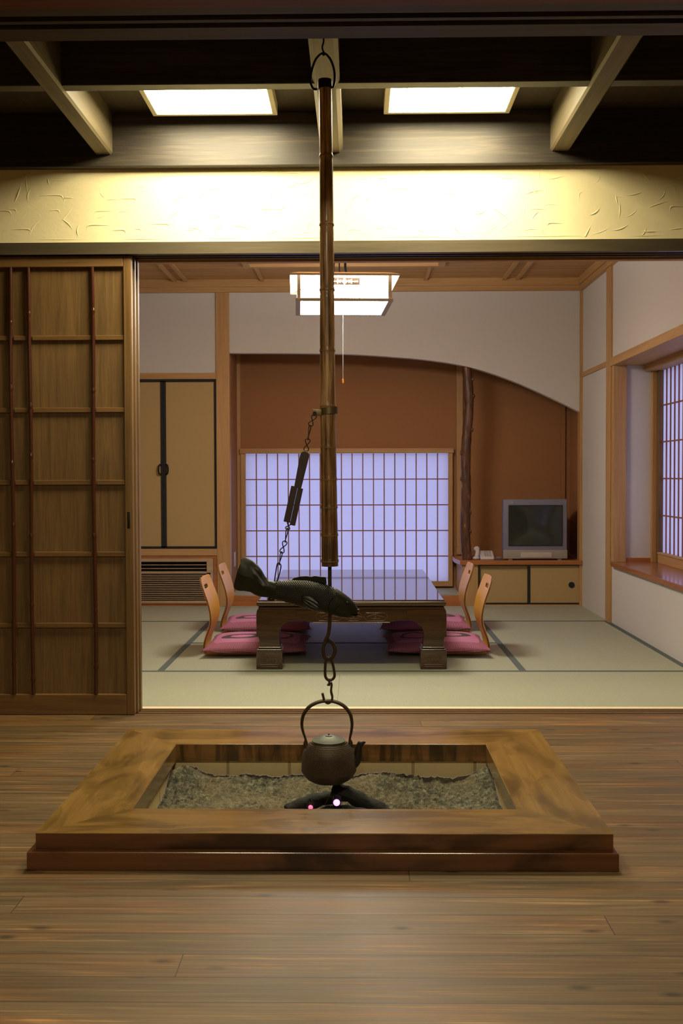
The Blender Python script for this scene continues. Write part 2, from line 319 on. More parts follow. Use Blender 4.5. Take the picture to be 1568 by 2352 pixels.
class MB:
    def __init__(s): s.bm = bmesh.new()
    def box(s, x0, x1, y0, y1, z0, z1, bev=0.0):
        vs = [s.bm.verts.new((x, y, z)) for x in (x0, x1) for y in (y0, y1) for z in (z0, z1)]
        fs = [s.bm.faces.new([vs[i] for i in q]) for q in ((0, 1, 3, 2), (4, 6, 7, 5), (0, 4, 5, 1), (2, 3, 7, 6), (0, 2, 6, 4), (1, 5, 7, 3))]
        if bev:
            es = {e for f in fs for e in f.edges}
            bmesh.ops.bevel(s.bm, geom=list(es), offset=bev, segments=2, affect='EDGES', profile=0.6)
        return s
    def prism(s, pts, ax, a, b):
        """pts: 2-D outline; ax: extrusion axis"""
        def P(p, t): return {'X': (t, p[0], p[1]), 'Y': (p[0], t, p[1]), 'Z': (p[0], p[1], t)}[ax]
        A = [s.bm.verts.new(P(p, a)) for p in pts]; B = [s.bm.verts.new(P(p, b)) for p in pts]
        n = len(pts)
        s.bm.faces.new(A); s.bm.faces.new(B[::-1])
        for i in range(n): s.bm.faces.new((A[i], B[i], B[(i + 1) % n], A[(i + 1) % n]))
        return s
    def tube(s, pts, r, n=10, closed=False, cap=True, flat=1.0):
        pts = [Vector(p) for p in pts]; m = len(pts)
        rs = r if isinstance(r, (list, tuple)) else [r] * m
        rings = []; up = None
        for i, p in enumerate(pts):
            a = pts[(i - 1) % m] if (closed or i > 0) else p; b = pts[(i + 1) % m] if (closed or i < m - 1) else p
            t = (b - a).normalized()
            if up is None: up = Vector((0, 1, 0)) if abs(t.y) < 0.9 else Vector((1, 0, 0))
            u = (up - t * up.dot(t)).normalized(); v = t.cross(u); up = u
            rings.append([s.bm.verts.new(p + u * (math.cos(2 * PI * k / n) * rs[i] * flat) + v * (math.sin(2 * PI * k / n) * rs[i])) for k in range(n)])
        for i in range(m if closed else m - 1):
            A, B = rings[i], rings[(i + 1) % m]
            for k in range(n): s.bm.faces.new((A[k], A[(k + 1) % n], B[(k + 1) % n], B[k]))
        if cap and not closed: s.bm.faces.new(rings[0][::-1]); s.bm.faces.new(rings[-1])
        return s
    def lathe(s, prof, c=(0, 0, 0), n=32, cap=True):
        R = []
        for r, z in prof:
            R.append([s.bm.verts.new((c[0] + r * math.cos(2 * PI * k / n), c[1] + r * math.sin(2 * PI * k / n), c[2] + z)) for k in range(n)])
        for A, B in zip(R, R[1:]):
            for k in range(n): s.bm.faces.new((A[k], A[(k + 1) % n], B[(k + 1) % n], B[k]))
        if cap: s.bm.faces.new(R[0][::-1]); s.bm.faces.new(R[-1])
        return s
    def loft(s, rings, closed=True, cap=True):
        V = [[s.bm.verts.new(p) for p in r] for r in rings]; n = len(V[0])
        for A, B in zip(V, V[1:]):
            for k in range(n if closed else n - 1): s.bm.faces.new((A[k], A[(k + 1) % n], B[(k + 1) % n], B[k]))
        if cap and closed: s.bm.faces.new(V[0][::-1]); s.bm.faces.new(V[-1])
        return s
    def sphere(s, c, r, n=16, sc=(1, 1, 1)):
        q = bmesh.ops.create_uvsphere(s.bm, u_segments=n, v_segments=max(6, n // 2), radius=r)
        for v in q['verts']: v.co = Vector((v.co.x * sc[0], v.co.y * sc[1], v.co.z * sc[2])) + Vector(c)
        return s
    def build(s, name, mat, parent=None, smooth=True, bev=0.0, mats=None):
        bmesh.ops.recalc_face_normals(s.bm, faces=s.bm.faces)
        if parent is None:
            xs = [v.co for v in s.bm.verts]
            o0 = Vector(((min(v.x for v in xs) + max(v.x for v in xs)) / 2, (min(v.y for v in xs) + max(v.y for v in xs)) / 2, min(v.z for v in xs)))
        else: o0 = worg(parent)
        for v in s.bm.verts: v.co -= o0
        me = bpy.data.meshes.new(name)
        if smooth:
            for f in s.bm.faces: f.smooth = True
            for e in s.bm.edges:
                if len(e.link_faces) == 2 and e.calc_face_angle(0) > 0.6: e.smooth = False
        s.bm.to_mesh(me); s.bm.free()
        me.materials.append(M[mat] if isinstance(mat, str) else mat)
        o = bpy.data.objects.new(name, me); COL.objects.link(o)
        if parent is None: o.location = o0
        else: o.parent = parent
        if bev:
            b = o.modifiers.new('bevel', 'BEVEL'); b.width = bev; b.segments = 2; b.limit_method = 'ANGLE'
        return o

def tag(o, label, cat, group=None, kind=None):
    o['label'] = label
    if cat: o['category'] = cat
    if group: o['group'] = group
    if kind: o['kind'] = kind
    return o
def thing(name, label, cat, loc, group=None):
    o = bpy.data.objects.new(name, None); COL.objects.link(o); o.location = loc; o.empty_display_size = 0.05
    return tag(o, label, cat, group)
def struct(o, label=None):
    o['kind'] = 'structure'
    if label: o['label'] = label
    return o
def B(*a, **k): return MB().box(*a, **k)
def boxes(name, mat, parent, bev, *bs):
    for b in bs: MB().box(*b).build(name, mat, parent, smooth=False, bev=bev)
def copy_tree(o, parent=None):
    c = o.copy(); COL.objects.link(c); c.parent = parent
    for ch in list(o.children): copy_tree(ch, c)
    return c
def bez(pts, n=8):
    """Catmull-Rom through pts"""
    P = [Vector(p) for p in pts]; out = []
    for i in range(len(P) - 1):
        a, b, c, d = P[max(i - 1, 0)], P[i], P[i + 1], P[min(i + 2, len(P) - 1)]
        for k in range(n):
            t = k / n
            out.append(0.5 * ((2 * b) + (c - a) * t + (2 * a - 5 * b + 4 * c - d) * t * t + (3 * b - a - 3 * c + d) * t ** 3))
    out.append(P[-1]); return out

# ------------------------------------------------------------ front room structure
HX0, HX1, HY0, HY1 = -0.828, 0.650, 2.605, 3.690      # hearth upper frame, outer
IX0, IX1, IY0, IY1 = -0.623, 0.437, 2.800, 3.482      # hearth opening
XL, XR, YB = -2.6, 2.6, -2.4
m = MB()
gx0, gx1, gy0, gy1 = IX0 - 0.03, IX1 + 0.03, IY0 - 0.03, IY1 + 0.03
for a in ((XL, XR, YB, gy0), (XL, XR, gy1, 4.285), (XL, gx0, gy0, gy1), (gx1, XR, gy0, gy1)): m.box(a[0], a[1], a[2], a[3], -0.05, 0.0)
fl = m.build('floor', 'floor', smooth=False); struct(fl, 'dark stained cedar plank floor around the sunken hearth')
# sill with two sliding grooves, pale edge strip, tatami room subfloor
m = MB(); m.box(XL, XR, 4.285, 4.30, -0.05, 0.001)
y = 4.30
for wd, dz in ((0.022, -0.004), (0.012, 0.001), (0.022, -0.004), (0.012, 0.001), (0.022, -0.004), (0.01, 0.001)):
    m.box(XL, XR, y, y + wd, -0.05, dz); y += wd
sill = m.build('trim_1', 'sillwood', smooth=False); struct(sill, 'grooved brown wooden door sill at the edge of the tatami room')
struct(B(XL, XR, 4.40, 4.432, -0.05, 0.003).build('trim_2', 'strip', smooth=False), 'pale wooden strip between door sill and tatami')
struct(B(-1.97, 1.77, 4.432, 8.05, -0.10, -0.052).build('floor.001', 'floor', smooth=False), 'board floor under the tatami mats')
# ceiling and walls of the front room
struct(B(XL, XR, YB, 4.43, 2.50, 2.56).build('ceiling', 'ceil', smooth=False), 'dark board ceiling over the hearth')
struct(B(XL - .1, XL, YB, 4.43, 0, 2.5).build('wall_left', 'darkwall', smooth=False))
struct(B(XR, XR + .1, YB, 4.43, 0, 2.5).build('wall_right', 'darkwall', smooth=False))
struct(B(XL, XR, YB - .1, YB, 0, 2.5).build('wall_behind', 'darkwall', smooth=False))
wm = MB().box(XL, XR, 4.29, 4.41, 1.97, 2.50); rs = random.Random(11)
def stroke(P, r):
    n = len(P); wm.tube([(p[0], 4.2905, p[1]) for p in P], [r * (0.25 + 0.75 * math.sin(PI * min(1, (i + .6) / n * 1.25))) for i in range(n)], 6, flat=0.8)
x = -2.0
while x < 2.0:
    for zc in (2.030, 2.10, 2.17, 2.235):
        cx, cz = x + rs.uniform(-.05, .05), zc + rs.uniform(-.022, .022); k = rs.random(); r = rs.uniform(.0018, .0040); a = rs.gauss(0.5, 0.7)
        s1, s2 = rs.uniform(.018, .052), rs.uniform(.016, .036)
        if k < .52:
            bnd = rs.uniform(-.016, .016)
            P = [(cx + math.cos(a) * s1 * t - math.sin(a) * bnd * (1 - t * t), cz + math.sin(a) * s1 * t + math.cos(a) * bnd * (1 - t * t)) for t in [-1 + .2 * j for j in range(11)]]
        elif k < .60:
            up = rs.choice((-1, 1)); P = [(cx - s2 * .6, cz - up * s2), (cx - s2 * .6, cz), (cx - s2 * .45, cz + up * s2 * .55), (cx, cz + up * s2 * .75), (cx + s2 * .45, cz + up * s2 * .55), (cx + s2 * .6, cz), (cx + s2 * .6, cz - up * s2)]
            P = [(p.x, p.y) for p in bez([(q[0], q[1], 0) for q in P], 4)][:rs.randint(12, 25)]
        elif k < .86:
            sx = rs.choice((-1, 1)); P = [(cx - sx * s1, cz + .3 * s2), (cx + sx * s1 * .5, cz + .4 * s2), (cx + sx * s1 * .95, cz + .1 * s2), (cx + sx * s1, cz - s2)]
            P = [(p.x, p.y) for p in bez([(q[0], q[1], 0) for q in P], 5)]
        else: continue
        P = [(px, min(2.268, max(1.99, pz))) for px, pz in P]
        stroke(P, r)
    x += rs.uniform(.060, .095)
x = -2.0
while x < 2.0:
    L1 = rs.uniform(.1, .45); stroke([(x + L1 * j / 8, 1.992 + rs.uniform(-.0006, .0006)) for j in range(9)], .0024); x += L1 + rs.uniform(.02, .1)
struct(wm.build('wall_middle', 'plaster', smooth=True), 'cream wall with raised trowel strokes above the wide doorway')
struct(B(XL, -1.95, 4.39, 4.43, 0, 1.93).build('wall_middle.001', 'darkwall', smooth=False))
struct(B(1.80, XR, 4.29, 4.43, 0, 1.93).build('wall_middle.002', 'darkwall', smooth=False))
m = MB(); m.box(XL, XR, 4.268, 4.30, 1.925, 1.974)
y = 4.30
for wd, dz in ((0.028, 0.012), (0.01, 0.0), (0.028, 0.012), (0.01, 0.0), (0.028, 0.012)):
    m.box(XL, XR, y, y + wd, 1.925 + dz, 1.971); y += wd
struct(m.build('trim_3', 'lintel', smooth=False), 'brown grooved lintel over the wide doorway')
struct(B(XL, XR, 4.404, 4.44, 1.918, 1.972).build('trim_4', 'cedarx', smooth=False), 'pale inner lintel on the tatami room side')
# near grooved beam (camera's own opening)
m = MB(); y = 2.20
for wd, dz in ((0.045, 0.0), (0.025, 0.02), (0.014, 0.0), (0.025, 0.02), (0.062, 0.0)):
    m.box(XL, XR, y, y + wd, 2.0 + dz, 2.10); y += wd
m.box(XL, XR, 2.20, y, 2.10, 2.12)
struct(m.build('trim_5', 'kamoi', smooth=False), 'dark grooved beam across the top of the photo')
struct(B(XL, XR, 2.15, 2.20, 1.995, 2.12).build('trim_6', 'redbeam', smooth=False), 'reddish board edge above the dark grooved beam')
struct(B(XL, XR, 2.18, 2.34, 2.12, 2.50).build('wall_middle.003', 'darkwall', smooth=False))
# ceiling beams
CRZ = 2.335
struct(B(XL, XR, 4.25, 4.29, 2.279, 2.50).build('trim_7', 'backbeam', smooth=False, bev=0.004), 'broad brown beam along the top of the cream wall')
struct(B(XL, XR, 3.52, 3.575, CRZ, 2.50).build('trim_8', 'kamoi', smooth=False, bev=0.003), 'dark cross beam in front of the ceiling lights')
def long_beam(x0, x1, name, lab, ch=0.008):
    z0 = 2.328
    pr = [(x0 + ch, z0), (x1 - ch, z0), (x1, z0 + ch), (x1, 2.50), (x0, 2.50), (x0, z0 + ch)]
    struct(MB().prism(pr, 'Y', 2.34, 4.262).build(name, 'longbeam', smooth=False), lab)
long_beam(-1.075, -1.003, 'trim_9', 'left pale rafter beam running towards the cream wall')
long_beam(0.793, 0.872, 'trim_10', 'right pale rafter beam running towards the cream wall')
long_beam(-0.147, -0.055, 'trim_11', 'middle pale rafter beam from which the pot hook hangs', 0.014)

# ceiling lights
def ceiling_light(x0, x1, lab):
    y0, y1, zt = 3.66, 4.158, 2.50; zb = 2.45
    r = thing('ceiling_light', lab, 'ceiling light', ((x0 + x1) / 2, (y0 + y1) / 2, zt), 'square ceiling lights over the hearth')
    m = MB(); t = 0.021
    m.box(x0, x1, y0, y0 + t, zb, zt); m.box(x0, x1, y1 - t, y1, zb, zt)
    m.box(x0, x0 + t, y0 + t, y1 - t, zb, zt); m.box(x1 - t, x1, y0 + t, y1 - t, zb, zt)
    m.build('housing', 'lframe', r, smooth=False, bev=0.003)
    # pillowed diffuser
    rings = []; n = 14
    a0, a1, b0, b1 = x0 + t, x1 - t, y0 + t, y1 - t
    bm = MB(); V = []
    for i in range(n + 1):
        row = []
        for j in range(n + 1):
            u, v = i / n, j / n
            k = (1 - (2 * u - 1) ** 4) * (1 - (2 * v - 1) ** 4)
            row.append(bm.bm.verts.new((a0 + (a1 - a0) * u, b0 + (b1 - b0) * v, zb + 0.012 - 0.014 * k)))
        V.append(row)
    for i in range(n):
        for j in range(n): bm.bm.faces.new((V[i][j], V[i + 1][j], V[i + 1][j + 1], V[i][j + 1]))
    bm.build('diffuser', 'lamp1', r)
    for fx in (0.13, 0.87):
        xx = a0 + (a1 - a0) * fx
        MB().tube([(xx, b0, zb + 0.004), (xx, (b0 + b1) / 2, zb - 0.003), (xx, b1, zb + 0.004)], 0.0022, 6).build('retaining_wire', 'lframe', r)
ceiling_light(-0.815, -0.315, 'left glowing square ceiling light, left of the bamboo pole')
ceiling_light(0.110, 0.612, 'right glowing square ceiling light, right of the bamboo pole')

# ------------------------------------------------------------ sliding doors (stacked at the left)
def slide_door(name, x1, y0, detailed, lab):
    x0 = x1 - 0.93; y1 = y0 + 0.03; d = bpy.data.objects.new(name, None); COL.objects.link(d); d.location = ((x0 + x1) / 2, y0, 0); struct(d, lab)
    boxes('stile', 'door', d, .003, (x0, x0 + 0.034, y0, y1, 0.002, 1.922), (x1 - 0.034, x1, y0, y1, 0.002, 1.922))
    boxes('rail', 'doorh', d, .003, (x0 + 0.034, x1 - 0.034, y0, y1, 0.002, 0.088), (x0 + 0.034, x1 - 0.034, y0, y1, 1.876, 1.922))
    B(x0 + 0.03, x1 - 0.03, y0 + 0.016, y0 + 0.022, 0.08, 1.88).build('panel', 'doorp', d, smooth=False)
    if detailed:
        rods = (-1.101, -1.366, -1.444, -1.70)
        cuts = [x1 - 0.034] + list(rods) + [x0 + 0.034]
        for z in (1.584, 1.283, 0.980, 0.679, 0.379):
            for a, b in zip(cuts, cuts[1:]):
                boxes('muntin', 'doorh', d, .002, (b + (0.010 if b in rods else 0), a - (0.010 if a in rods else 0), y0 + 0.006, y0 + 0.018, z - 0.011, z + 0.009))
        for k, rx in enumerate(rods):
            rr = random.Random(k); pts = []; rad = []
            nodes = sorted(0.12 + rr.random() * 0.08 + 0.3 * j + rr.uniform(-.03, .03) for j in range(6))
            for i in range(241):
                z = 0.088 + (1.876 - 0.088) * i / 240
                wv = 0.0022 * math.sin(z * 5 + k * 2)
                near = min(abs(z - q) for q in nodes)
                pts.append((rx + wv, y0 + 0.004, z)); rad.append(0.0082 + (0.0016 if near < 0.006 else -0.0006 if near < 0.02 else 0))
            MB().tube(pts, rad, 12).build('cane_rod', 'rod', d)
        p = MB(); p.box(-0.962, -0.950, y0 - 0.001, y0 + 0.004, 0.786, 0.856, bev=0.002); p.build('finger_pull', 'iron', d)
slide_door('door_1', -0.937, 4.283, True, 'brown sliding door with red cane rods, front leaf at the left')
slide_door('door_2', -0.931, 4.320, False, 'middle leaf of the stacked sliding doors')
slide_door('door_3', -0.926, 4.357, False, 'rear leaf of the stacked sliding doors')

# ------------------------------------------------------------ hearth
hearth = thing('sunken_hearth', 'raised square wooden hearth frame set into the plank floor, filled with ash', 'hearth', ((HX0 + HX1) / 2, (HY0 + HY1) / 2, 0))
Zt = 0.0875
def board(pts, mat):
    MB().prism(pts, 'Z', 0.046, Zt).build('frame_board', mat, hearth, smooth=False)
g = 0.0
board([(HX0, HY0), (HX1, HY0), (IX1, IY0 - g), (IX0, IY0 - g)], 'hearth')
board([(HX0, HY1), (IX0, IY1 + g), (IX1, IY1 + g), (HX1, HY1)], 'hearth')
board([(HX0, HY0 + g), (IX0, IY0), (IX0, IY1), (HX0, HY1 - g)], 'hearthy')
board([(HX1, HY0 + g), (HX1, HY1 - g), (IX1, IY1), (IX1, IY0)], 'hearthy')
m = MB(); a0, a1, b0, b1 = HX0 - 0.016, HX1 + 0.009, HY0 - 0.026, HY1 + 0.016
m.box(a0, a1, b0, HY0 + 0.05, 0.0, 0.0465); m.box(a0, a1, HY1 - 0.05, b1, 0.0, 0.0465)
m.box(a0, HX0 + 0.05, HY0 + 0.05, HY1 - 0.05, 0.0, 0.0465); m.box(HX1 - 0.05, a1, HY0 + 0.05, HY1 - 0.05, 0.0, 0.0465)
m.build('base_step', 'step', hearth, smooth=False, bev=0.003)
B(HX0 + 0.001, HX1 - 0.001, HY0 - 0.0012, HY0 + 0.01, 0.047, 0.0862).build('frame_edge', 'step', hearth, smooth=False)  # thin facing that gives the frame front its painted-in shade
MB().tube([(HX0, HY0 + .0012, Zt - .0018), (HX1, HY0 + .0012, Zt - .0018)], .0024, 10).build('nosing', 'hearth', hearth)
MB().tube([(IX0, IY1 + .001, Zt - .0012), (IX1, IY1 + .001, Zt - .0012)], .0019, 10).build('nosing', 'hearth', hearth)
t = 0.02
boxes('inner_board', 'fascia', hearth, 0, (IX0 - t, IX1 + t, IY1 - .002, IY1 + t, 0.030, 0.0860), (IX0 - t, IX1 + t, IY0 - t, IY0 + .002, 0.030, 0.0860))
boxes('inner_board', 'hearthy', hearth, 0, (IX0 - t, IX0 + .002, IY0 + .002, IY1 - .002, 0.030, 0.0860), (IX1 - .002, IX1 + t, IY0 + .002, IY1 - .002, 0.030, 0.0860))
# tile liner with grout joints
m = MB(); gm = MB(); q = 0.012; zl, zh = -0.20, 0.0295
for (ya, yb) in ((IY1 + q, IY1 + q + 0.012), (IY0 - q - 0.012, IY0 - q)):
    x = IX0 - q; xs = [x] + [-0.446 + 0.2115 * k for k in range(5)] + [IX1 + q]
    for p0, p1 in zip(xs, xs[1:]):
        if p1 - p0 > 0.02: m.box(p0 + 0.005, p1 - 0.005, ya, yb, zl, zh)
    gm.box(IX0 - q, IX1 + q, ya + 0.001 if ya > 3 else ya, yb if ya > 3 else yb - 0.001, zl, zh)
for (xa, xb) in ((IX0 - q - 0.012, IX0 - q), (IX1 + q, IX1 + q + 0.012)):
    for k in range(3):
        m.box(xa, xb, IY0 - q + 0.236 * k + 0.004, IY0 - q + 0.236 * (k + 1) - 0.004, zl, zh)
    gm.box(xa + (0 if xa < 0 else 0.001), xb - (0.001 if xa < 0 else 0), IY0 - q, IY1 + q, zl, zh)
m.build('tile_liner', 'tile', hearth, smooth=False, bev=0.001); gm.build('grout', 'grout', hearth, smooth=False)
# ash bed
m = MB(); NX, NY = 300, 190
x0, x1, y0, y1 = IX0 - 0.011, IX1 + 0.011, IY0 - 0.011, IY1 + 0.011
def ashz(x, y):
    v = Vector((x, y, 0)); z = -0.055
    back = max(0, (y - 3.20) / 0.29)
    z += 0.022 * back
    for cx, cy, rx, ry, h in ((-0.585, 3.44, .07, .10, .045), (-0.44, 3.40, .09, .1, .014), (-0.20, 3.42, .10, .09, .012), (0.057, 3.42, .07, .09, .032), (0.43, 3.42, .05, .10, .045),
                              (-0.50, 3.12, .18, .16, .012), (0.33, 3.12, .10, .12, .010), (-0.07, 3.15, .2, .12, -.004), (0.28, 3.44, .07, .05, -.010), (0.42, 3.2, .06, .2, .015), (-0.6, 3.2, .05, .2, -.01)):
        z += h * math.exp(-((x - cx) / rx) ** 2 - ((y - cy) / ry) ** 2)
    z += 0.010 * noise.fractal(v * 9, 1.0, 2.0, 3)
    tn = abs(noise.noise(v * 38)) + 0.6 * abs(noise.noise(v * 75 + Vector((3, 1, 2)))) + 0.35 * noise.noise(v * 150)
    rgh = 0.45 + 0.55 * max(0, min(1, 0.5 + 1.6 * noise.noise(v * 4 + Vector((9, 4, 0)))))
    return z + 0.021 * tn * rgh * (0.55 if y > 3.46 else 1)
V = [[m.bm.verts.new((x0 + (x1 - x0) * i / NX, y0 + (y1 - y0) * j / NY, ashz(x0 + (x1 - x0) * i / NX, y0 + (y1 - y0) * j / NY))) for j in range(NY + 1)] for i in range(NX + 1)]
for i in range(NX):
    for j in range(NY): m.bm.faces.new((V[i][j], V[i + 1][j], V[i + 1][j + 1], V[i][j + 1]))
ash = m.build('hearth_ash', 'ash'); tag(ash, 'lumpy grey ash bed filling the sunken hearth', 'ash', kind='stuff')

def log(pts, r, lab):
    P = bez(pts, 6); n = len(P); rr = [r * (0.82 + 0.18 * math.sin(PI * (i / (n - 1)) ** .8)) * (1 + 0.10 * math.sin(i * 2.1)) for i in range(n)]
    mb = MB().tube(P, rr, 14)
    for v in mb.bm.verts: v.co += Vector((1, 1, 1)) * 0.004 * noise.noise(v.co * 60)
    tag(mb.build('charred_log', 'coal'), lab, 'log', 'charred logs under the kettle')
log([(-0.075, 3.13, 0.044), (-0.01, 3.11, 0.022), (0.10, 3.09, -0.026)], 0.024, 'thick charred log leaning up to the right under the kettle')
log([(-0.225, 3.17, -0.042), (-0.15, 3.19, -0.018), (-0.05, 3.21, -0.004)], 0.022, 'long charred log lying to the left behind the ember lights')
log([(-0.15, 3.06, -0.030), (-0.05, 3.05, -0.008), (0.06, 3.05, -0.024)], 0.026, 'low charred log lying across the front of the ash pit')
def ember(c, r, mat, lab, tail):
    t = thing('ember_light', lab, 'ember light', c, 'electric ember lights among the logs')
    cx, cy, cz = c
    MB().tube([(cx, cy, cz), (cx, cy + 0.035, cz)], r * 1.35, 16).build('socket', 'kettleb', t)
    MB().sphere((cx, cy, cz), r, 16, (1, 0.6, 1)).build('bulb', mat, t)
    MB().tube(bez([(cx, cy + 0.03, cz), (cx + tail[0] * .4, cy + 0.02, cz + 0.018), (cx + tail[0], cy + 0.01, cz + tail[1])], 8), 0.0018, 6).build('wire', 'kettleb', t)
ember((-0.063, 3.015, 0.0365), 0.0100, 'led', 'larger purple ember light in the middle under the kettle', (-0.035, -0.008))
ember((-0.1395, 3.00, 0.0270), 0.0070, 'ledr', 'smaller red ember light at the left under the kettle', (-0.012, -0.004))

# ------------------------------------------------------------ pot hook with bamboo tube
YH = 3.10
hang = thing('pot_hook', 'smoked bamboo pot hook tube hanging on an iron ring over the hearth', 'pot hook', (-0.088, YH, 0.45))
def bx(z): return -0.093 + (2.183 - z) * (0.010 / 1.45)
def br(z): return 0.0190 + (2.183 - z) * (0.0065 / 1.45)
nodes = [1.958, 1.754, 1.560, 1.378, 1.212, 1.088, 0.991, 0.907, 0.823, 0.745]
pts, rad = [], []; z = 2.170
zs = sorted(set([2.170 - 0.012 * i for i in range(121)] + [q + d for q in nodes for d in (-0.012, -0.004, 0.0, 0.003, 0.010)]), reverse=True)
zs = [q for q in zs if 0.730 <= q <= 2.17]
for q in zs:
    d = min(abs(q - k) for k in nodes); r = br(q)
    if d < 0.0035: r += 0.0013
    elif d < 0.013: r -= 0.0004
    pts.append((bx(q) + 0.0012 * math.sin(q * 4), YH, q)); rad.append(r)
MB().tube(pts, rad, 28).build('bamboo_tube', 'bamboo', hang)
for q in nodes:
    xq = bx(q) + 0.0012 * math.sin(q * 4); MB().tube([(xq, YH, q + 0.0013), (xq, YH, q - 0.0013)], br(q) + 0.0017, 28).build('bamboo_node', 'node', hang)
MB().tube([(bx(2.18), YH, 2.158), (bx(2.18), YH, 2.184)], 0.0215, 24).build('iron_cap', 'iron', hang)
R = [(-0.070, YH, 2.160), (-0.064, YH - .004, 2.180), (-0.066, YH - .003, 2.215), (-0.078, YH, 2.248), (-0.098, YH, 2.264), (-0.120, YH, 2.246), (-0.133, YH + .002, 2.210), (-0.1355, YH + .003, 2.178), (-0.128, YH, 2.160), (-0.116, YH, 2.158)]
MB().tube(bez(R, 8), 0.0036, 10).build('hanger_ring', 'iron', hang)
rodp = [(-0.0835, YH, 0.76), (-0.0835, YH, 0.62), (-0.084, YH, 0.56), (-0.088, YH, 0.525), (-0.100, YH, 0.495), (-0.1045, YH, 0.475), (-0.100, YH, 0.455), (-0.088, YH, 0.447), (-0.074, YH - .003, 0.457), (-0.068, YH - .004, 0.476), (-0.074, YH - .004, 0.494), (-0.088, YH - .010, 0.506)]
MB().tube(bez(rodp, 6), [0.0056] * 20 + [0.0062] * 47, 12).build('iron_rod', 'rust', hang)
m = MB(); m.tube([(-0.0835 + 0.0275 * math.cos(a), YH + 0.0275 * math.sin(a), 1.200 + 0.0035 * math.cos(a)) for a in [2 * PI * k / 28 for k in range(28)]], 0.0024, 8, closed=True)
rings = []
for k in range(33):
    a = 2 * PI * k / 32; cx, cy = -0.0845 + 0.0258 * math.cos(a), YH + 0.0258 * math.sin(a)
    cx2, cy2 = -0.0845 + 0.0280 * math.cos(a), YH + 0.0280 * math.sin(a); zz = 1.198 + 0.003 * math.cos(a)
    rings.append([(cx, cy, zz - 0.010), (cx2, cy2, zz - 0.010), (cx2, cy2, zz + 0.010), (cx, cy, zz + 0.010)])
m2 = MB().loft(rings, cap=False); m2.box(-0.133, -0.106, YH - 0.018, YH - 0.014, 1.182, 1.202, bev=0.0012)
m2.build('clamp_band', 'bronze', hang); m.bm.free()
MB().tube([(-0.126, YH - 0.024, 1.190), (-0.126, YH - 0.010, 1.190)], 0.0055, 12).build('clamp_bolt', 'iron', hang)

# ceiling hook above the ring
MB_h = MB().tube(bez([(-0.097, YH, 2.335), (-0.0965, YH, 2.30), (-0.1005, YH, 2.283), (-0.098, YH - .002, 2.270), (-0.094, YH - .004, 2.262), (-0.096, YH - .005, 2.256), (-0.101, YH - .004, 2.262)], 6), 0.0026, 8)
tag(MB_h.build('ceiling_hook', 'iron'), 'small iron hook screwed into the middle rafter beam, holding the ring', 'hook')

def chain(name, pts, lab, mat, wid=0.0075, wire=0.0016):
    """pts: link joints; each link a bent figure-eight of wire"""
    c = thing(name, lab, 'chain', pts[0])
    for i, (a, b) in enumerate(zip(pts, pts[1:])):
        a, b = Vector(a), Vector(b); t = (b - a); L = t.length + 0.004; t.normalize(); mid = (a + b) / 2
        side = Vector((t.z, 0, -t.x)) if i % 2 == 0 else Vector((0.3 * t.z, 1, -0.3 * t.x)).normalized(); nrm = t.cross(side)
        P = []
        for k in range(40):
            u = 2 * PI * k / 40
            P.append(mid + t * (L / 2 * math.sin(u)) + side * (wid * math.sin(2 * u) * 0.95) + nrm * (wire * 1.1 * math.cos(u)))
        MB().tube(P, wire, 7, closed=True).build('link', mat, c)
    return c
chain('chain', [(-0.127, YH - .016, 1.184), (-0.140, YH - .01, 1.155), (-0.148, YH, 1.113), (-0.154, YH, 1.080)], 'short upper chain between bamboo clamp and wooden slider', 'rust')
chain('chain.001', [(-0.204, YH, 0.862), (-0.211, YH, 0.843), (-0.218, YH, 0.804), (-0.229, YH, 0.772), (-0.236, YH, 0.736)], 'lower chain between wooden slider and the fish', 'iron', 0.007)
# slider
sl = thing('slider_block', 'dark wooden two-part slider hanging at a slant between the chains', 'wooden slider', (-0.18, YH, 0.86))
def rotp(x, z, c=(-0.1795, 0.967), a=math.radians(-12.5)):
    # local (x across, z along), tilt so that the top leans to the right
    return (c[0] + x * math.cos(a) - z * math.sin(a), c[1] + x * math.sin(a) + z * math.cos(a))
def tp(pts, y0, y1): return MB().prism([rotp(*p) for p in pts], 'Y', y0, y1)
top = [(-0.0105, 0.0), (0.0105, 0.0), (0.0135, 0.095), (0.012, 0.106), (0.006, 0.1115), (-0.006, 0.1115), (-0.012, 0.106), (-0.0135, 0.095)]
tp(top, YH - 0.009, YH + 0.009).build('upper_block', 'slider', sl, smooth=False, bev=0.0015)
tp([(-0.0195, -0.108), (-0.001, -0.108), (-0.001, 0.003), (-0.0195, 0.003)], YH - 0.011, YH + 0.011).build('lower_block', 'slider', sl, smooth=False, bev=0.001)
tp([(0.0005, -0.114), (0.0165, -0.114), (0.0165, 0.001), (0.0005, 0.001)], YH - 0.009, YH + 0.013).build('lower_block', 'slider', sl, smooth=False, bev=0.001)
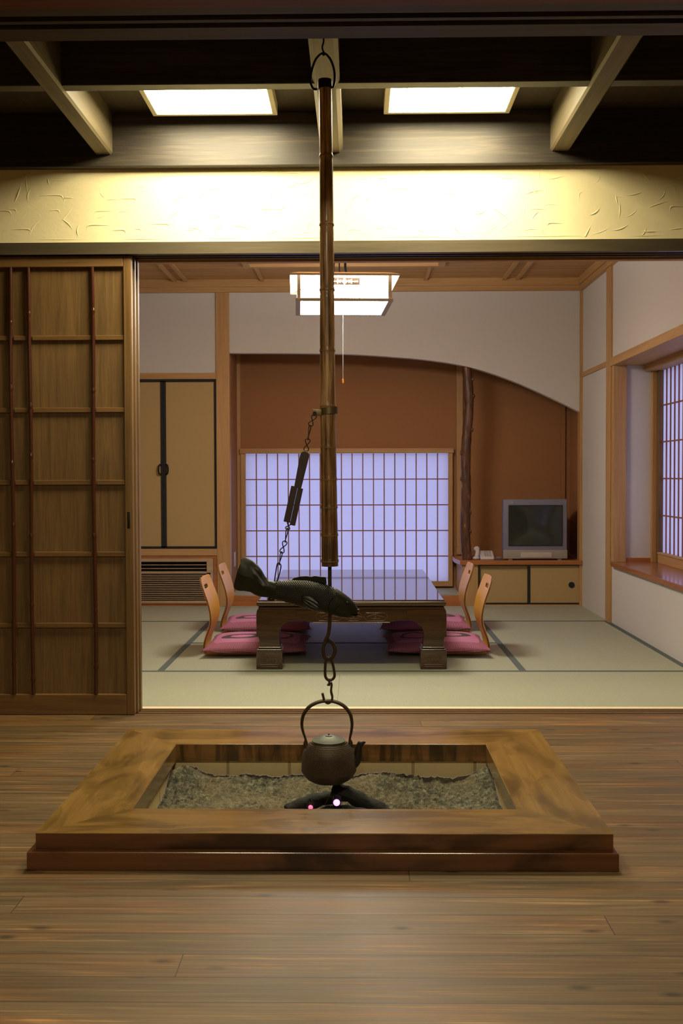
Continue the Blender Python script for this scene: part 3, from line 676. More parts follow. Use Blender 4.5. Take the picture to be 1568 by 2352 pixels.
# fish
FX, FZ = -0.246 - (634 - 520) * 0.001314, 0.687 - (1260 - 1333) * 0.001314
def fp(zx, zy): return (FX + zx / 4.9 * 0.001314, FZ - zy / 4.9 * 0.001314 - (zx / 4.9) * 0.001314 * 0.003)
fish = thing('carved_fish', 'dark bronze carp with curled tail hanging as a lever on the pot hook', 'fish ornament', (-0.17, YH, 0.64))
secs = [((190, 106), (150, 483), .0045, .020), ((235, 112), (200, 484), .006, .016), ((290, 135), (262, 493), .008, .010), ((350, 180), (322, 525), .010, .004), ((400, 245), (375, 541), .012, 0), ((440, 318), (430, 547), .0145, 0), ((478, 355), (480, 550), .0175, 0),
        ((530, 364), (535, 572), .0205, 0), ((640, 357), (622, 592), .024, 0), ((760, 346), (732, 622), .0275, 0), ((900, 346), (850, 660), .030, 0), ((1030, 368), (968, 695), .0315, 0),
        ((1140, 402), (1085, 716), .0325, 0), ((1240, 448), (1180, 746), .031, 0), ((1325, 503), (1270, 772), .028, 0), ((1395, 557), (1345, 783), .023, 0), ((1448, 612), (1410, 776), .017, 0), ((1476, 660), (1452, 755), .010, 0), ((1486, 690), (1472, 735), .005, 0)]
TE = [(205, 100), (186, 97), (168, 108), (160, 130), (163, 160), (168, 200), (150, 222), (131, 250), (136, 290), (112, 340), (88, 385), (74, 425), (80, 452), (104, 474), (140, 484)]
rings = []
for i, (T, Bm, th, curl) in enumerate(secs):
    t, b = fp(*T), fp(*Bm); r = []
    n = 28
    for k in range(n):
        a = 2 * PI * k / n; u = (1 - math.cos(a)) / 2; e = 0.7 if i < 5 else 0.9
        x = t[0] + (b[0] - t[0]) * u; zz = t[1] + (b[1] - t[1]) * u
        if i == 0:
            q = u * (len(TE) - 1); a_ = min(int(q), len(TE) - 2); fr_ = q - a_
            x, zz = fp(TE[a_][0] + (TE[a_ + 1][0] - TE[a_][0]) * fr_, TE[a_][1] + (TE[a_ + 1][1] - TE[a_][1]) * fr_)
        elif i == 1: x += 0.003 * math.sin(u * PI * 3 + 0.4)
        sy = math.copysign(abs(math.sin(a)) ** e, math.sin(a)) * th
        if i < 5: sy *= 1 + 0.35 * math.sin(u * PI * 5)
        r.append((x, YH + sy + curl * math.cos(u * PI * 2), zz))
    rings.append(r)
MB().loft(rings).build('body', 'fish', fish)
def fin(name, pts, y0, y1, ribs=0):
    P = [fp(*p) for p in pts]; mb = MB().prism(P, 'Y', y0, y1); return mb.build(name, 'fin', fish, smooth=False, bev=0.0012)
fin('dorsal_fin', [(735, 350), (765, 325), (830, 310), (900, 305), (960, 312), (1000, 303), (1060, 312), (1120, 316), (1126, 350), (1130, 396), (1060, 380), (1030, 372), (900, 352)], YH - 0.004, YH + 0.004)
mb = MB()
for pts in ([(852, 532), (930, 548), (1010, 585), (1055, 630)], [(858, 545), (930, 580), (1000, 625), (1050, 655)], [(860, 560), (920, 615), (985, 648), (1040, 668)]):
    P = [(fp(*p)[0], YH - 0.031 - 0.004 * i, fp(*p)[1]) for i, p in enumerate(pts)]
    mb.tube(bez(P, 4), [0.004, .0055, .0065, .0065, .007, .007, .007, .007, .006, .006, .005, .004, .003], 8)
mb.build('pectoral_fin', 'fin', fish)
MB().sphere((*[fp(505, 568)[0]], YH, fp(505, 568)[1]), 0.009, 12, (1.3, .8, .8)).build('pelvic_fin', 'fin', fish)
e = fp(1362, 604)
for s_ in (-1, 1): MB().sphere((e[0], YH + s_ * 0.0215, e[1]), 0.0055, 12, (1, .7, 1)).build('eye', 'fin', fish)
mb = MB(); g1 = [(1205, 545), (1165, 600), (1150, 660), (1170, 715)]
mb.tube(bez([(fp(*p)[0], YH - 0.0305, fp(*p)[1]) for p in g1], 5), 0.002, 6)
mb.tube(bez([(fp(*p)[0], YH - 0.029, fp(*p)[1]) for p in [(1275, 625), (1240, 655), (1232, 690)]], 5), 0.0016, 6)
mb.build('gill_cover', 'fin', fish)
mb = MB(); mb.tube(bez([(fp(*p)[0], YH - d, fp(*p)[1]) for p, d in (((1400, 715), .017), ((1440, 700), .012), ((1488, 688), .004), ((1492, 690), -.004))], 5), 0.003, 8)
mb.tube(bez([(fp(*p)[0], YH - d, fp(*p)[1]) for p, d in (((1405, 740), .016), ((1450, 748), .011), ((1476, 740), .003))], 5), 0.003, 8); mb.build('lip', 'fin', fish)
# staple on fish
MB().tube(bez([(-0.250, YH, 0.683), (-0.250, YH, 0.69), (-0.2425, YH, 0.735), (-0.236, YH, 0.738), (-0.231, YH, 0.728), (-0.240, YH, 0.692), (-0.247, YH, 0.683)], 5), 0.0018, 8).build('iron_loop', 'iron', fish)

# link + kettle hook
MB_l = MB().tube(bez([(-0.088, YH - .004, 0.4535), (-0.0965, YH, 0.440), (-0.0985, YH, 0.402), (-0.094, YH, 0.388), (-0.085, YH, 0.383), (-0.074, YH, 0.388), (-0.070, YH, 0.402), (-0.0775, YH, 0.440), (-0.0875, YH - .004, 0.4535)], 6), 0.0042, 10)
tag(MB_l.build('iron_link', 'rust'), 'long rusty iron link between the bamboo hook rod and the kettle hook', 'link')
kh = thing('kettle_hook', 'rusty flat iron hook holding up the kettle handle', 'hook', (-0.085, YH, 0.31))
P = bez([(-0.083, YH, 0.376), (-0.079, YH, 0.370), (-0.0805, YH, 0.350), (-0.077, YH, 0.333), (-0.0795, YH, 0.321), (-0.090, YH, 0.3135), (-0.1005, YH, 0.321), (-0.104, YH, 0.332), (-0.107, YH, 0.344)], 6)
rings = []
for i, p in enumerate(P):
    t = (P[min(i + 1, len(P) - 1)] - P[max(i - 1, 0)]).normalized(); nn = Vector((t.z, 0, -t.x))
    rings.append([p + nn * .0034 + Vector((0, .0055, 0)), p + nn * .0034 - Vector((0, .0055, 0)), p - nn * .0034 - Vector((0, .0055, 0)), p - nn * .0034 + Vector((0, .0055, 0))])
MB().loft(rings).build('hook_bar', 'rust', kh, bev=0.0008)
m = MB(); m.tube([(-0.0865, YH, 0.372), (-0.0865, YH - 0.0005, 0.3815), (-0.085, YH, 0.388)], [.003, .0032, .003], 10); m.box(-0.0925, -0.083, YH - .005, YH + .005, 0.3665, 0.3725, bev=.001); m.build('swivel_pin', 'rust', kh)

# kettle
K = (-0.088, YH, 0.071)
ket = thing('iron_kettle', 'cast iron kettle with dotted body and round handle hanging over the ash', 'kettle', K)
prof = [(0.004, 0.0), (0.03, 0.001), (0.052, 0.006), (0.066, 0.014), (0.076, 0.024), (0.0815, 0.034), (0.0832, 0.0365), (0.0836, 0.040), (0.0832, 0.055), (0.0822, 0.070), (0.0800, 0.085), (0.0760, 0.099), (0.070, 0.110), (0.062, 0.118), (0.055, 0.1225), (0.0535, 0.127), (0.048, 0.127)]
mb = MB().lathe(prof, K, 64); mb.build('body', 'kettle', ket)
lid = MB().lathe([(0.001, 0.1275), (0.0505, 0.1275), (0.0515, 0.1298), (0.047, 0.1315), (0.036, 0.1350), (0.026, 0.1400), (0.012, 0.1425), (0.001, 0.143)], K, 40).build('lid', 'lid', ket)
MB().lathe([(0.010, 0.1425), (0.0105, 0.1445), (0.003, 0.1455), (0.0026, 0.148), (0.0012, 0.150)], K, 16).build('knob', 'lid', lid)
hp = [(-0.156, YH, 0.192), (-0.160, YH, 0.208), (-0.1675, YH, 0.232), (-0.1695, YH, 0.254), (-0.164, YH, 0.279), (-0.147, YH, 0.302), (-0.120, YH, 0.3165), (-0.094, YH, 0.3205), (-0.066, YH, 0.317), (-0.040, YH, 0.303), (-0.023, YH, 0.280), (-0.0175, YH, 0.254), (-0.0190, YH, 0.230), (-0.0235, YH, 0.208), (-0.0255, YH, 0.194)]
Hh = bez(hp, 6); nH = len(Hh)
MB().tube(Hh, [0.0030 + 0.0026 * min(1, 3.2 * min(i, nH - 1 - i) / nH) for i in range(nH)], 12, flat=1.5).build('handle', 'rust', ket)
for sx, x in ((-1, -0.1575), (1, -0.0225)):
    MB().tube([(x, YH, 0.178), (x + sx * 0.001, YH, 0.192), (x + sx * 0.0005, YH, 0.202)], [0.0075, 0.0065, 0.003], 12).build('lug', 'rust', ket)
SPp = bez([(-0.028, YH, 0.124), (-0.012, YH, 0.130), (-0.002, YH, 0.146), (0.001, YH, 0.165), (0.0035, YH, 0.180), (0.010, YH, 0.1915)], 6)
SPr = [0.0185 - 0.0085 * min(1, (i / (len(SPp) - 1)) * 1.15) ** .8 for i in range(len(SPp))]
mb = MB().tube(SPp, SPr, 20); mb.tube([(0.010, YH, 0.190), (0.018, YH, 0.1935), (0.0235, YH, 0.1945)], [0.0085, .0055, .0018], 14)
mb.build('spout', 'kettleb', ket)

# ------------------------------------------------------------ tatami room: floor mats
def mat_(x0, x1, y0, y1, heri, lab, seamy=0.0004):
    t = thing('tatami_mat', lab, 'tatami mat', ((x0 + x1) / 2, (y0 + y1) / 2, -0.052), 'tatami mats in the back room')
    g = seamy
    B(x0 + g, x1 - g, y0 + g, y1 - g, -0.052, 0.0).build('rush_surface', 'tatami', t, smooth=False)
    for h in heri:
        w_ = 0.031
        a = {'F': (x0 + g, x1 - g, y0 + g, y0 + w_), 'B': (x0 + g, x1 - g, y1 - w_, y1 - g), 'L': (x0 + g, x0 + w_ + .004, y0 + g, y1 - g), 'R': (x1 - w_ - .004, x1 - g, y0 + g, y1 - g)}[h]
        B(*a, -0.001, 0.0012).build('cloth_border', 'heri', t, smooth=False)
XW0, XW1 = -1.92, 1.73
mat_(XW0, -0.09, 4.432, 5.275, 'B', 'tatami mat at the front left, beside the sliding door')
mat_(-0.09, XW1, 4.432, 5.275, 'B', 'tatami mat at the front right, along the doorway')
mat_(-1.0, 0.832, 5.275, 6.175, 'B', 'tatami mat under the near half of the low table')
mat_(-1.0, 0.832, 6.175, 7.07, 'B', 'tatami mat under the far half of the low table')
mat_(XW0, -1.0, 5.275, 7.07, 'R', 'tatami mat running away at the left of the low table')
mat_(0.832, XW1, 5.275, 7.07, 'LR', 'tatami mat running away at the right, below the side window')
mat_(XW0, -0.09, 7.07, 7.93, 'F', 'rear left tatami mat in front of the cupboard and alcove')
mat_(-0.09, XW1, 7.07, 7.93, 'F', 'rear right tatami mat in front of the television cabinet')

# ------------------------------------------------------------ tatami room: walls and ceiling
YW = 7.93
struct(B(-2.02, -1.93, 4.43, 8.0, 0, 2.5).build('wall_left.001', 'white', smooth=False))
W = MB()
W.box(1.73, 1.80, 4.43, 4.85, 0, 2.5); W.box(1.73, 1.80, 4.85, 7.0, 0, 0.390); W.box(1.73, 1.80, 4.85, 7.0, 1.795, 2.5); W.box(1.73, 1.80, 7.0, 8.0, 0, 2.5)
struct(W.build('wall_right.001', 'white', smooth=False), 'white side wall with the deep window bay')
struct(B(-2.02, -1.93, 8.0, 8.1, 0, 2.5).build('wall_back.001', 'white', smooth=False))
struct(B(-1.93, -1.084, 7.935, 8.0, 1.803, 2.43).build('wall_back', 'white', smooth=False), 'white panel above the built-in cupboard')
arch = [(-0.981, 1.955), (-0.55, 1.952), (-0.131, 1.944), (0.10, 1.933), (0.271, 1.920), (0.45, 1.905), (0.605, 1.886), (0.73, 1.867), (0.849, 1.843), (0.98, 1.807), (1.106, 1.765), (1.27, 1.701), (1.439, 1.624), (1.59, 1.552), (1.733, 1.479)]
A = [(p.x, p.y) for p in bez([(a, b, 0) for a, b in arch], 4)]
A = [(p[0], p[1]) for p in [(q[0], q[1]) for q in A]]
struct(MB().prism(A + [(1.733, 2.43), (-0.981, 2.43)], 'Y', YW + 0.003, YW + 0.07).build('wall_back.002', 'white', smooth=False), 'white wall with curved lower edge over the alcove')
# alcove walls
ALY = 8.45
wx0, wx1, wz0, wz1 = -0.915, 0.746, 0.140, 1.190
m = MB(); m.box(-1.0, wx0 - .01, ALY, ALY + .05, 0, 2.2); m.box(wx1 + .01, 1.80, ALY, ALY + .05, 0, 2.2)
m.box(wx0 - .01, wx1 + .01, ALY, ALY + .05, wz1 + .01, 2.2); m.box(wx0 - .01, wx1 + .01, ALY, ALY + .05, 0, wz0 - .01)
struct(m.build('wall_alcove', 'clay', smooth=False), 'terracotta back wall of the alcove around the paper window')
struct(B(-1.06, -0.982, YW + .07, ALY + .05, 0, 2.2).build('wall_alcove.001', 'clay', smooth=False), 'left side wall of the alcove')
struct(B(1.742, 1.80, YW + .07, ALY + .05, 0, 2.2).build('wall_alcove.002', 'clay', smooth=False), 'right side wall of the alcove behind the television')
struct(B(-1.06, 1.80, YW + .07, ALY + .05, 2.2, 2.26).build('ceiling.002', 'ceilb', smooth=False))
struct(B(0.815, 0.865, ALY - 0.022, ALY, 0.36, 2.2).build('trim_12', 'cedar', smooth=False), 'narrow upright board on the alcove back wall beside the bark log')
struct(B(-0.982, -0.955, ALY - 0.03, ALY, 0.085, 2.2).build('trim_13', 'cedar', smooth=False), 'corner strip at the left of the alcove')
struct(B(1.665, 1.700, ALY - 0.02, ALY, 0.36, 2.2).build('trim_14', 'clay', smooth=False))
# posts, rails, cornices
struct(B(-1.084, -0.981, YW - 0.012, 8.0, 0, 2.43).build('trim_15', 'cedar', smooth=False, bev=.003), 'honey cedar post between cupboard and alcove')
struct(B(1.708, 1.731, YW - 0.01, YW + .07, 0, 2.43).build('trim_16', 'cedar', smooth=False), 'thin cedar strip in the right rear corner')
struct(B(1.712, 1.735, 6.998, 7.115, 0, 2.43).build('trim_17', 'cedar', smooth=False, bev=.003), 'cedar post on the right wall beside the window bay')
struct(B(1.720, 1.732, 7.115, YW - .012, 1.757, 1.792).build('trim_18', 'cedary', smooth=False), 'cedar rail on the right wall near the rear corner')
m = MB(); m.box(-1.93, 1.73, YW - .03, 8.0, 2.418, 2.455); m.box(-1.93, 1.73, YW - .045, 8.0, 2.455, 2.535)
struct(m.build('trim_19', 'cedarx', smooth=False), 'cedar cornice along the back wall')
m = MB(); m.box(1.70, 1.80, 4.44, YW - .03, 2.418, 2.455); m.box(1.685, 1.80, 4.44, YW - .045, 2.455, 2.535)
struct(m.build('trim_20', 'cedary', smooth=False), 'cedar cornice along the right wall')
# ceiling with battens and a raised centre
m = MB()
y = 4.44
while y < 7.9:
    m.box(-1.93, 1.73, y, min(y + 0.298, 7.9), 2.512, 2.53); y += 0.30
m.box(-2.0, 1.8, 4.43, 8.0, 2.53, 2.56)
struct(m.build('ceiling.001', 'ceilb', smooth=False), 'cedar board ceiling of the tatami room')
def batten(x, y0, y1): return B(x - .013, x + .013, y0, y1, 2.492, 2.512)
for i, (x, y0, y1) in enumerate([(-1.39, 4.45, 7.9), (-1.305, 4.45, 7.9), (-0.72, 7.36, 7.9), (0.525, 7.36, 7.9), (1.12, 4.45, 7.9), (1.222, 4.45, 7.9)]):
    o = batten(x, y0, y1).build('trim_21' if i == 0 else 'trim_21.%03d' % i, 'cedary', smooth=False); struct(o, 'cedar ceiling batten of the tatami room')
m = MB(); m.box(-0.80, 0.62, 7.30, 7.345, 2.485, 2.512); m.box(-0.80, -0.755, 5.2, 7.30, 2.485, 2.512); m.box(0.575, 0.62, 5.2, 7.30, 2.485, 2.512)
struct(m.build('trim_22', 'cedarx', smooth=False), 'cedar border of the ceiling centre field')

# alcove floor
pl = thing('alcove_platform', 'low alcove platform with woven mat top and cedar front below the paper window', 'platform', (-0.1, 8.2, 0))
B(-0.981, 0.80, YW - .004, YW + .05, 0, 0.078).build('front_board', 'orange', pl, smooth=False, bev=.002)
B(-0.981, 0.80, YW + .05, ALY, 0.0, 0.085).build('mat_top', 'tatami', pl, smooth=False)
# windows
def lattice(name, ax, a0, a1, z0, z1, pos, vs, hs, tw, td, parent, ext=0.0):
    m = MB()
    for v in vs:
        (m.box(v - tw / 2, v + tw / 2, pos - td, pos, z0, z1) if ax == 'X' else m.box(pos - td, pos, v - tw / 2, v + tw / 2, z0, z1))
    for h in hs:
        (m.box(a0, a1, pos - td * .8, pos - .0006, h - tw / 2, h + tw / 2) if ax == 'X' else m.box(pos - td * 1.15, pos - .0006, a0 - ext, a1 + ext, h - tw / 2, h + tw / 2))
    m.build(name, 'lattice', parent, smooth=False)
w1 = bpy.data.objects.new('window_1', None); COL.objects.link(w1); w1.location = ((wx0 + wx1) / 2, ALY, wz0); struct(w1, 'wide low paper lattice window glowing lavender in the alcove')
fy0 = ALY - 0.045
boxes('window_frame', 'cedar', w1, .002, (wx0 - .038, wx0, fy0, ALY, wz0 - .040, wz1 + .001), (wx1, wx1 + .034, fy0, ALY, wz0 - .040, wz1 + .001))
boxes('window_rail', 'cedarx', w1, .002, (wx0 - .045, wx1 + .042, fy0 - .008, ALY, wz1 + .001, wz1 + .042), (wx0, wx1, fy0, ALY, wz0 - .040, wz0))
PP = MB(); PP.bm.faces.new([PP.bm.verts.new(p) for p in ((wx0, ALY - .006, wz0), (wx1, ALY - .006, wz0), (wx1, ALY - .006, wz1), (wx0, ALY - .006, wz1))])
PP.build('paper', 'paper', w1, smooth=False)
n = 19; lattice('lattice', 'X', wx0, wx1, wz0, wz1, ALY - .007, [wx0 + (wx1 - wx0) * k / n for k in range(1, n)], [wz1 - 0.211 * k for k in range(1, 5)], 0.0085, 0.012, w1)
# right window bay
BX, by0, by1 = 2.03, 4.93, 6.95
m = MB()
m.box(1.80, BX + .10, by1, by1 + .06, 0.36, 1.80); m.box(1.80, BX + .10, by0 - .06, by0, 0.36, 1.80)
struct(m.build('wall_bay', 'white', smooth=False), 'white jamb wall of the window bay')
struct(B(1.722, 1.808, by1 - .02, by1 + .045, 0.42, 1.745).build('trim_23', 'cedar', smooth=False, bev=.002), 'cedar board at the room edge of the window bay')
struct(B(1.722, 1.808, by0 - .06, by0 + .02, 0.42, 1.745).build('trim_24', 'cedar', smooth=False))
struct(B(1.975, BX, by1 - .035, by1, 0.42, 1.80).build('trim_25', 'cedar', smooth=False, bev=.002), 'cedar corner post inside the window bay')
struct(B(1.808, 1.975, by1 - .012, by1, 0.42, 0.448).build('baseboard_bay', 'orange', smooth=False), 'small cedar skirting inside the window bay')
struct(B(1.712, 1.95, by0 - .06, by1 + .05, 1.742, 1.798).build('trim_26', 'cedary', smooth=False, bev=.003), 'cedar lintel over the window bay')
struct(B(1.93, BX + .08, by0 - .06, by1 + .05, 1.70, 1.76).build('trim_27', 'cedary', smooth=False, bev=.003), 'inner cedar head rail of the side window')
struct(B(1.93, BX + .10, by0 - .06, by1 + .06, 1.76, 1.80).build('ceiling.003', 'cedary', smooth=False))
struct(B(1.708, BX + .06, by0 - .02, by1, 0.388, 0.420).build('trim_28', 'orangey', smooth=False, bev=.006), 'glossy reddish brown sill board of the window bay')
struct(B(1.80, BX + .10, by0 - .06, by1 + .06, 0.33, 0.388).build('wall_bay.001', 'white', smooth=False))
w2 = bpy.data.objects.new('window_2', None); COL.objects.link(w2); w2.location = (BX, 5.95, 0.42); struct(w2, 'tall paper lattice side window at the right edge')
boxes('window_frame', 'door', w2, .002, (BX - .028, BX + .01, by1 - .085, by1 - .036, 0.42, 1.72), (BX - .028, BX + .01, by0, by0 + .05, 0.42, 1.72))
m = MB(); m.box(BX - .030, BX + .01, by0 + .05, by1 - .085, 0.42, 0.480); m.box(BX - .034, BX + .01, by0 + .05, by1 - .085, 0.480, 0.492); m.build('window_rail', 'cedary', w2, smooth=False, bev=.002)
PP = MB(); PP.bm.faces.new([PP.bm.verts.new(p) for p in ((BX + .004, by0 + .05, 0.49), (BX + .004, by1 - .085, 0.49), (BX + .004, by1 - .085, 1.71), (BX + .004, by0 + .05, 1.71))])
PP.build('paper', 'paper', w2, smooth=False)
yy = [by1 - .085 - 0.086 * k for k in range(1, 23)]
lattice('lattice', 'Y', by0 + .05, by1 - .085, 0.49, 1.71, BX + .003, yy, [1.467, 1.225, 0.982, 0.736], 0.009, 0.0085, w2, 0.012)

# ------------------------------------------------------------ cupboard and air conditioner on the left
cup = thing('built_in_cupboard', 'built-in wall cupboard with ochre paper doors in black frames', 'cupboard', (-1.5, YW + .03, 0.393))
B(-1.93, -1.084, YW - .008, 8.0, 1.756, 1.803).build('head_rail', 'cedarx', cup, smooth=False, bev=.002)
B(-1.93, -1.084, YW - .008, 8.0, 0.393, 0.445).build('bottom_rail', 'cedarx', cup, smooth=False, bev=.002)
m = MB(); m.box(-1.93, -1.086, YW + .004, YW + .02, 1.744, 1.756); m.box(-1.93, -1.086, YW + .004, YW + .02, 0.445, 0.454); m.box(-1.098, -1.086, YW + .004, YW + .02, 0.454, 1.744)
m.build('black_frame', 'black', cup, smooth=False)
B(-1.93, -1.09, YW + .045, YW + .06, 0.44, 1.76).build('back_panel', 'dark', cup, smooth=False)
for (a, b, hx) in ((-1.496, -1.099, -1.471), (-1.896, -1.498, -1.523)):
    dr = B(a, b, YW + .012, YW + .032, 0.455, 1.743).build('cupboard_door', 'fusuma', cup, smooth=False)
    m = MB(); t = 0.020
    if a > -1.5: m.box(a, a + t, YW + .006, YW + .014, 0.455, 1.743); m.box(b - .004, b, YW + .006, YW + .014, 0.455, 1.743)
    else: m.box(b - t, b, YW + .006, YW + .014, 0.455, 1.743); m.box(a, a + .006, YW + .006, YW + .014, 0.455, 1.743)
    m.box(a, b, YW + .006, YW + .014, 0.455, 0.464); m.box(a, b, YW + .006, YW + .014, 1.735, 1.743); m.build('door_border', 'black', dr, smooth=False)
    s_ = 1 if a > -1.5 else -1
    MB().tube(bez([(hx - s_ * .008, YW + .002, 1.098), (hx + s_ * .004, YW - .008, 1.094), (hx + s_ * .010, YW - .010, 1.075), (hx + s_ * .010, YW - .010, 1.045), (hx + s_ * .004, YW - .008, 1.026), (hx - s_ * .008, YW + .002, 1.022)], 5), 0.0068, 8).build('handle', 'iron', dr)
ac = thing('air_conditioner', 'wooden-faced air conditioner grille set low in the wall under the cupboard', 'air conditioner', (-1.5, YW + .03, 0.0))
m = MB(); m.box(-1.93, -1.084, YW, 8.0, 0.372, 0.393); m.box(-1.112, -1.084, YW, 8.0, 0.0, 0.372); m.box(-1.93, -1.112, YW, 8.0, 0.0, 0.022); m.build('recess_frame', 'orange', ac, smooth=False)
m = MB(); y0, y1 = YW - .012, YW + .03
m.box(-1.93, -1.116, y0, y1, 0.346, 0.371); m.box(-1.165, -1.116, y0, y1, 0.260, 0.346); m.box(-1.93, -1.165, y0, y1, 0.253, 0.270); m.box(-1.137, -1.116, y0, y1, 0.043, 0.260); m.box(-1.93, -1.116, y0, y1, 0.022, 0.043)
m.build('casing', 'vent', ac, smooth=False, bev=.0015)
B(-1.93, -1.13, YW + .022, YW + .035, 0.03, 0.36).build('dark_backing', 'dark', ac, smooth=False)
for z in (0.292, 0.320): boxes('louvre', 'vent', ac, 0, (-1.93, -1.172, YW - .004, YW + .02, z - .002, z + .0025))
m = MB()
for k in range(14): z = 0.055 + k * 0.0143; m.box(-1.93, -1.137, YW - .006, YW + .012, z - .0028, z + .0028)
m.build('grille', 'vent', ac, smooth=False)
MB().sphere((-1.150, YW - .014, 0.243), 0.003, 8).build('status_light', 'green', ac)
sw = B(-0.984, -0.978, 8.17, 8.24, 0.285, 0.40, bev=.002).build('wall_outlet', 'switch'); tag(sw, 'small white outlet plate low on the left alcove side wall', 'outlet')

# ------------------------------------------------------------ bark log, low cabinet, TV, phone
def lg(i):
    z = 0.352 + (2.20 - 0.352) * i / 80
    return (0.850 + 0.011 * math.sin(z * 4.2 + 1.2) + 0.006 * math.sin(z * 9.0), 7.995 + 0.005 * math.sin(z * 3), z)
pts = [lg(i) for i in range(81)]
rad = [0.040 - 0.005 * i / 80 + 0.0035 * noise.noise(Vector((0, 0, pts[i][2] * 14))) for i in range(81)]
mb = MB().tube(pts, rad, 20)
for v in mb.bm.verts: v.co += Vector((1, 1, 0)) * 0.003 * noise.noise(v.co * 22)
post = mb.build('alcove_post', 'bark'); tag(post, 'dark knotty bark-covered log post standing on the cabinet shelf', 'log post')
for z, s_ in ((0.72, 1), (0.57, 1), (1.36, 1), (1.62, 1), (0.98, -1), (1.18, -1), (1.75, 1)):
    i = int((z - .352) / 1.848 * 80); c = lg(i); MB().sphere((c[0] + s_ * 0.036, c[1] - .014, z), 0.012, 10, (1, 1, 1.5)).build('knot', 'bark', post)
cab = thing('low_cabinet', 'low alcove cabinet with ochre sliding doors and an orange wooden shelf top', 'cabinet', (1.26, 8.15, 0))
MB().prism([(0.790, 7.905), (1.728, 7.905), (1.728, ALY - .001), (0.768, ALY - .001), (0.768, 8.10)], 'Z', 0.318, 0.352).build('shelf_top', 'orange', cab, smooth=False, bev=.003)
m = MB(); m.box(0.808, 0.930, YW - .004, YW + .02, 0, 0.318); m.box(0.808, 0.822, YW + .02, ALY, 0.085, 0.318); m.build('side_panel', 'cedar', cab, smooth=False)
m = MB(); z0 = 0.010
m.box(0.930, 0.946, YW, YW + .03, z0, 0.318); m.box(1.717, 1.728, YW, YW + .03, z0, 0.318); m.box(0.946, 1.717, YW, YW + .03, z0, 0.022); m.box(0.946, 1.717, YW, YW + .03, 0.309, 0.318)
m.build('black_frame', 'black', cab, smooth=False)
B(0.930, 1.728, YW, YW + .03, 0.0, 0.010).build('plinth', 'cedarx', cab, smooth=False)
B(0.93, 1.728, YW + .045, YW + .055, 0.02, 0.31).build('back_panel', 'dark', cab, smooth=False)
for a, b, yo in ((0.946, 1.320, .020), (1.312, 1.717, .008)):
    dr = B(a, b, YW + yo, YW + yo + .01, 0.022, 0.309).build('sliding_door', 'fusuma', cab, smooth=False)
    if yo < .01:
        B(1.312, 1.334, YW + .004, YW + .010, 0.022, 0.309).build('door_border', 'black', dr, smooth=False)
        MB().tube([(1.652, YW + .004, 0.160), (1.652, YW + .0095, 0.160)], 0.0235, 24).build('round_pull', 'black', dr)
tv = thing('television', 'grey-blue box television standing on the alcove cabinet shelf', 'television', (1.375, 8.1, 0.352))
tz = 0.362
m = MB(); m.box(1.128, 1.622, 7.955, 8.02, tz, 0.822, bev=.010)
rings = []
for yv, dx, zt, zb in ((8.015, 0.0, 0.815, tz + .005), (8.12, 0.01, 0.81, tz + .005), (8.25, 0.06, 0.78, tz + .02), (8.38, 0.10, 0.72, tz + .04)):
    rings.append([(1.130 + dx, yv, zb), (1.618 - dx, yv, zb), (1.618 - dx, yv, zt), (1.130 + dx, yv, zt)])
m.loft(rings); m.build('cabinet_shell', 'tvb', tv, bev=.003)
B(1.1275, 1.6225, 7.950, 7.965, tz, 0.430, bev=.004).build('lower_panel', 'tvl', tv)
MB().prism([(1.168, 0.462), (1.584, 0.462), (1.584, 0.777), (1.168, 0.777)], 'Y', 7.948, 7.96).build('screen_surround', 'black', tv, smooth=False)
# bulged glass
m = MB(); V = []
for i in range(13):
    row = []
    for j in range(11):
        u, v = i / 12, j / 10; k = (1 - (2 * u - 1) ** 2) * (1 - (2 * v - 1) ** 2)
        row.append(m.bm.verts.new((1.174 + 0.404 * u, 7.947 - 0.010 * k, 0.468 + 0.303 * v)))
    V.append(row)
for i in range(12):
    for j in range(10): m.bm.faces.new((V[i][j], V[i + 1][j], V[i + 1][j + 1], V[i][j + 1]))
m.build('screen', 'screen', tv)
fp_ = B(1.262, 1.502, 7.945, 7.952, 0.370, 0.412, bev=.002).build('front_flap', 'tvp', tv)
MB().tube([(1.196, 7.952, 0.797), (1.196, 7.957, 0.797)], 0.0125, 20).build('round_badge', 'tvl', tv)
boxes('foot', 'tvl', tv, 0, (1.17, 1.20, 7.96, 8.0, 0.352, 0.364), (1.55, 1.58, 7.96, 8.0, 0.352, 0.364), (1.25, 1.28, 8.25, 8.3, 0.352, 0.385), (1.47, 1.50, 8.25, 8.3, 0.352, 0.385))
ph = thing('telephone', 'white push-button telephone on the shelf between log post and television', 'telephone', (0.99, 8.03, 0.352))
m = MB(); rings = []
m.prism([(7.97, 0.352), (8.10, 0.352), (8.10, 0.415), (8.06, 0.415), (7.97, 0.372)], 'X', 0.955, 1.062); m.build('base', 'phone', ph, bev=.006)
m = MB()
for i in range(4):
    for j in range(3):
        f = i / 3; cy = 7.988 + 0.058 * f; cz = 0.3835 + 0.027 * f; m.box(0.990 + j * .019, 1.003 + j * .019, cy - .004, cy + .006, cz - .004, cz + .002)
m.build('keypad', 'tvl', ph, smooth=False)
m = MB(); m.tube(bez([(0.925, 7.99, 0.372), (0.932, 8.0, 0.392), (0.938, 8.02, 0.415), (0.936, 8.05, 0.432)], 5), [0.014] + [0.016] * 13 + [0.017, 0.016], 14); m.sphere((0.934, 8.045, 0.432), 0.022, 14, (1.1, .8, 1.0)); m.sphere((0.922, 7.985, 0.366), 0.018, 14, (1.5, .9, .75))
m.build('handset', 'phone', ph)
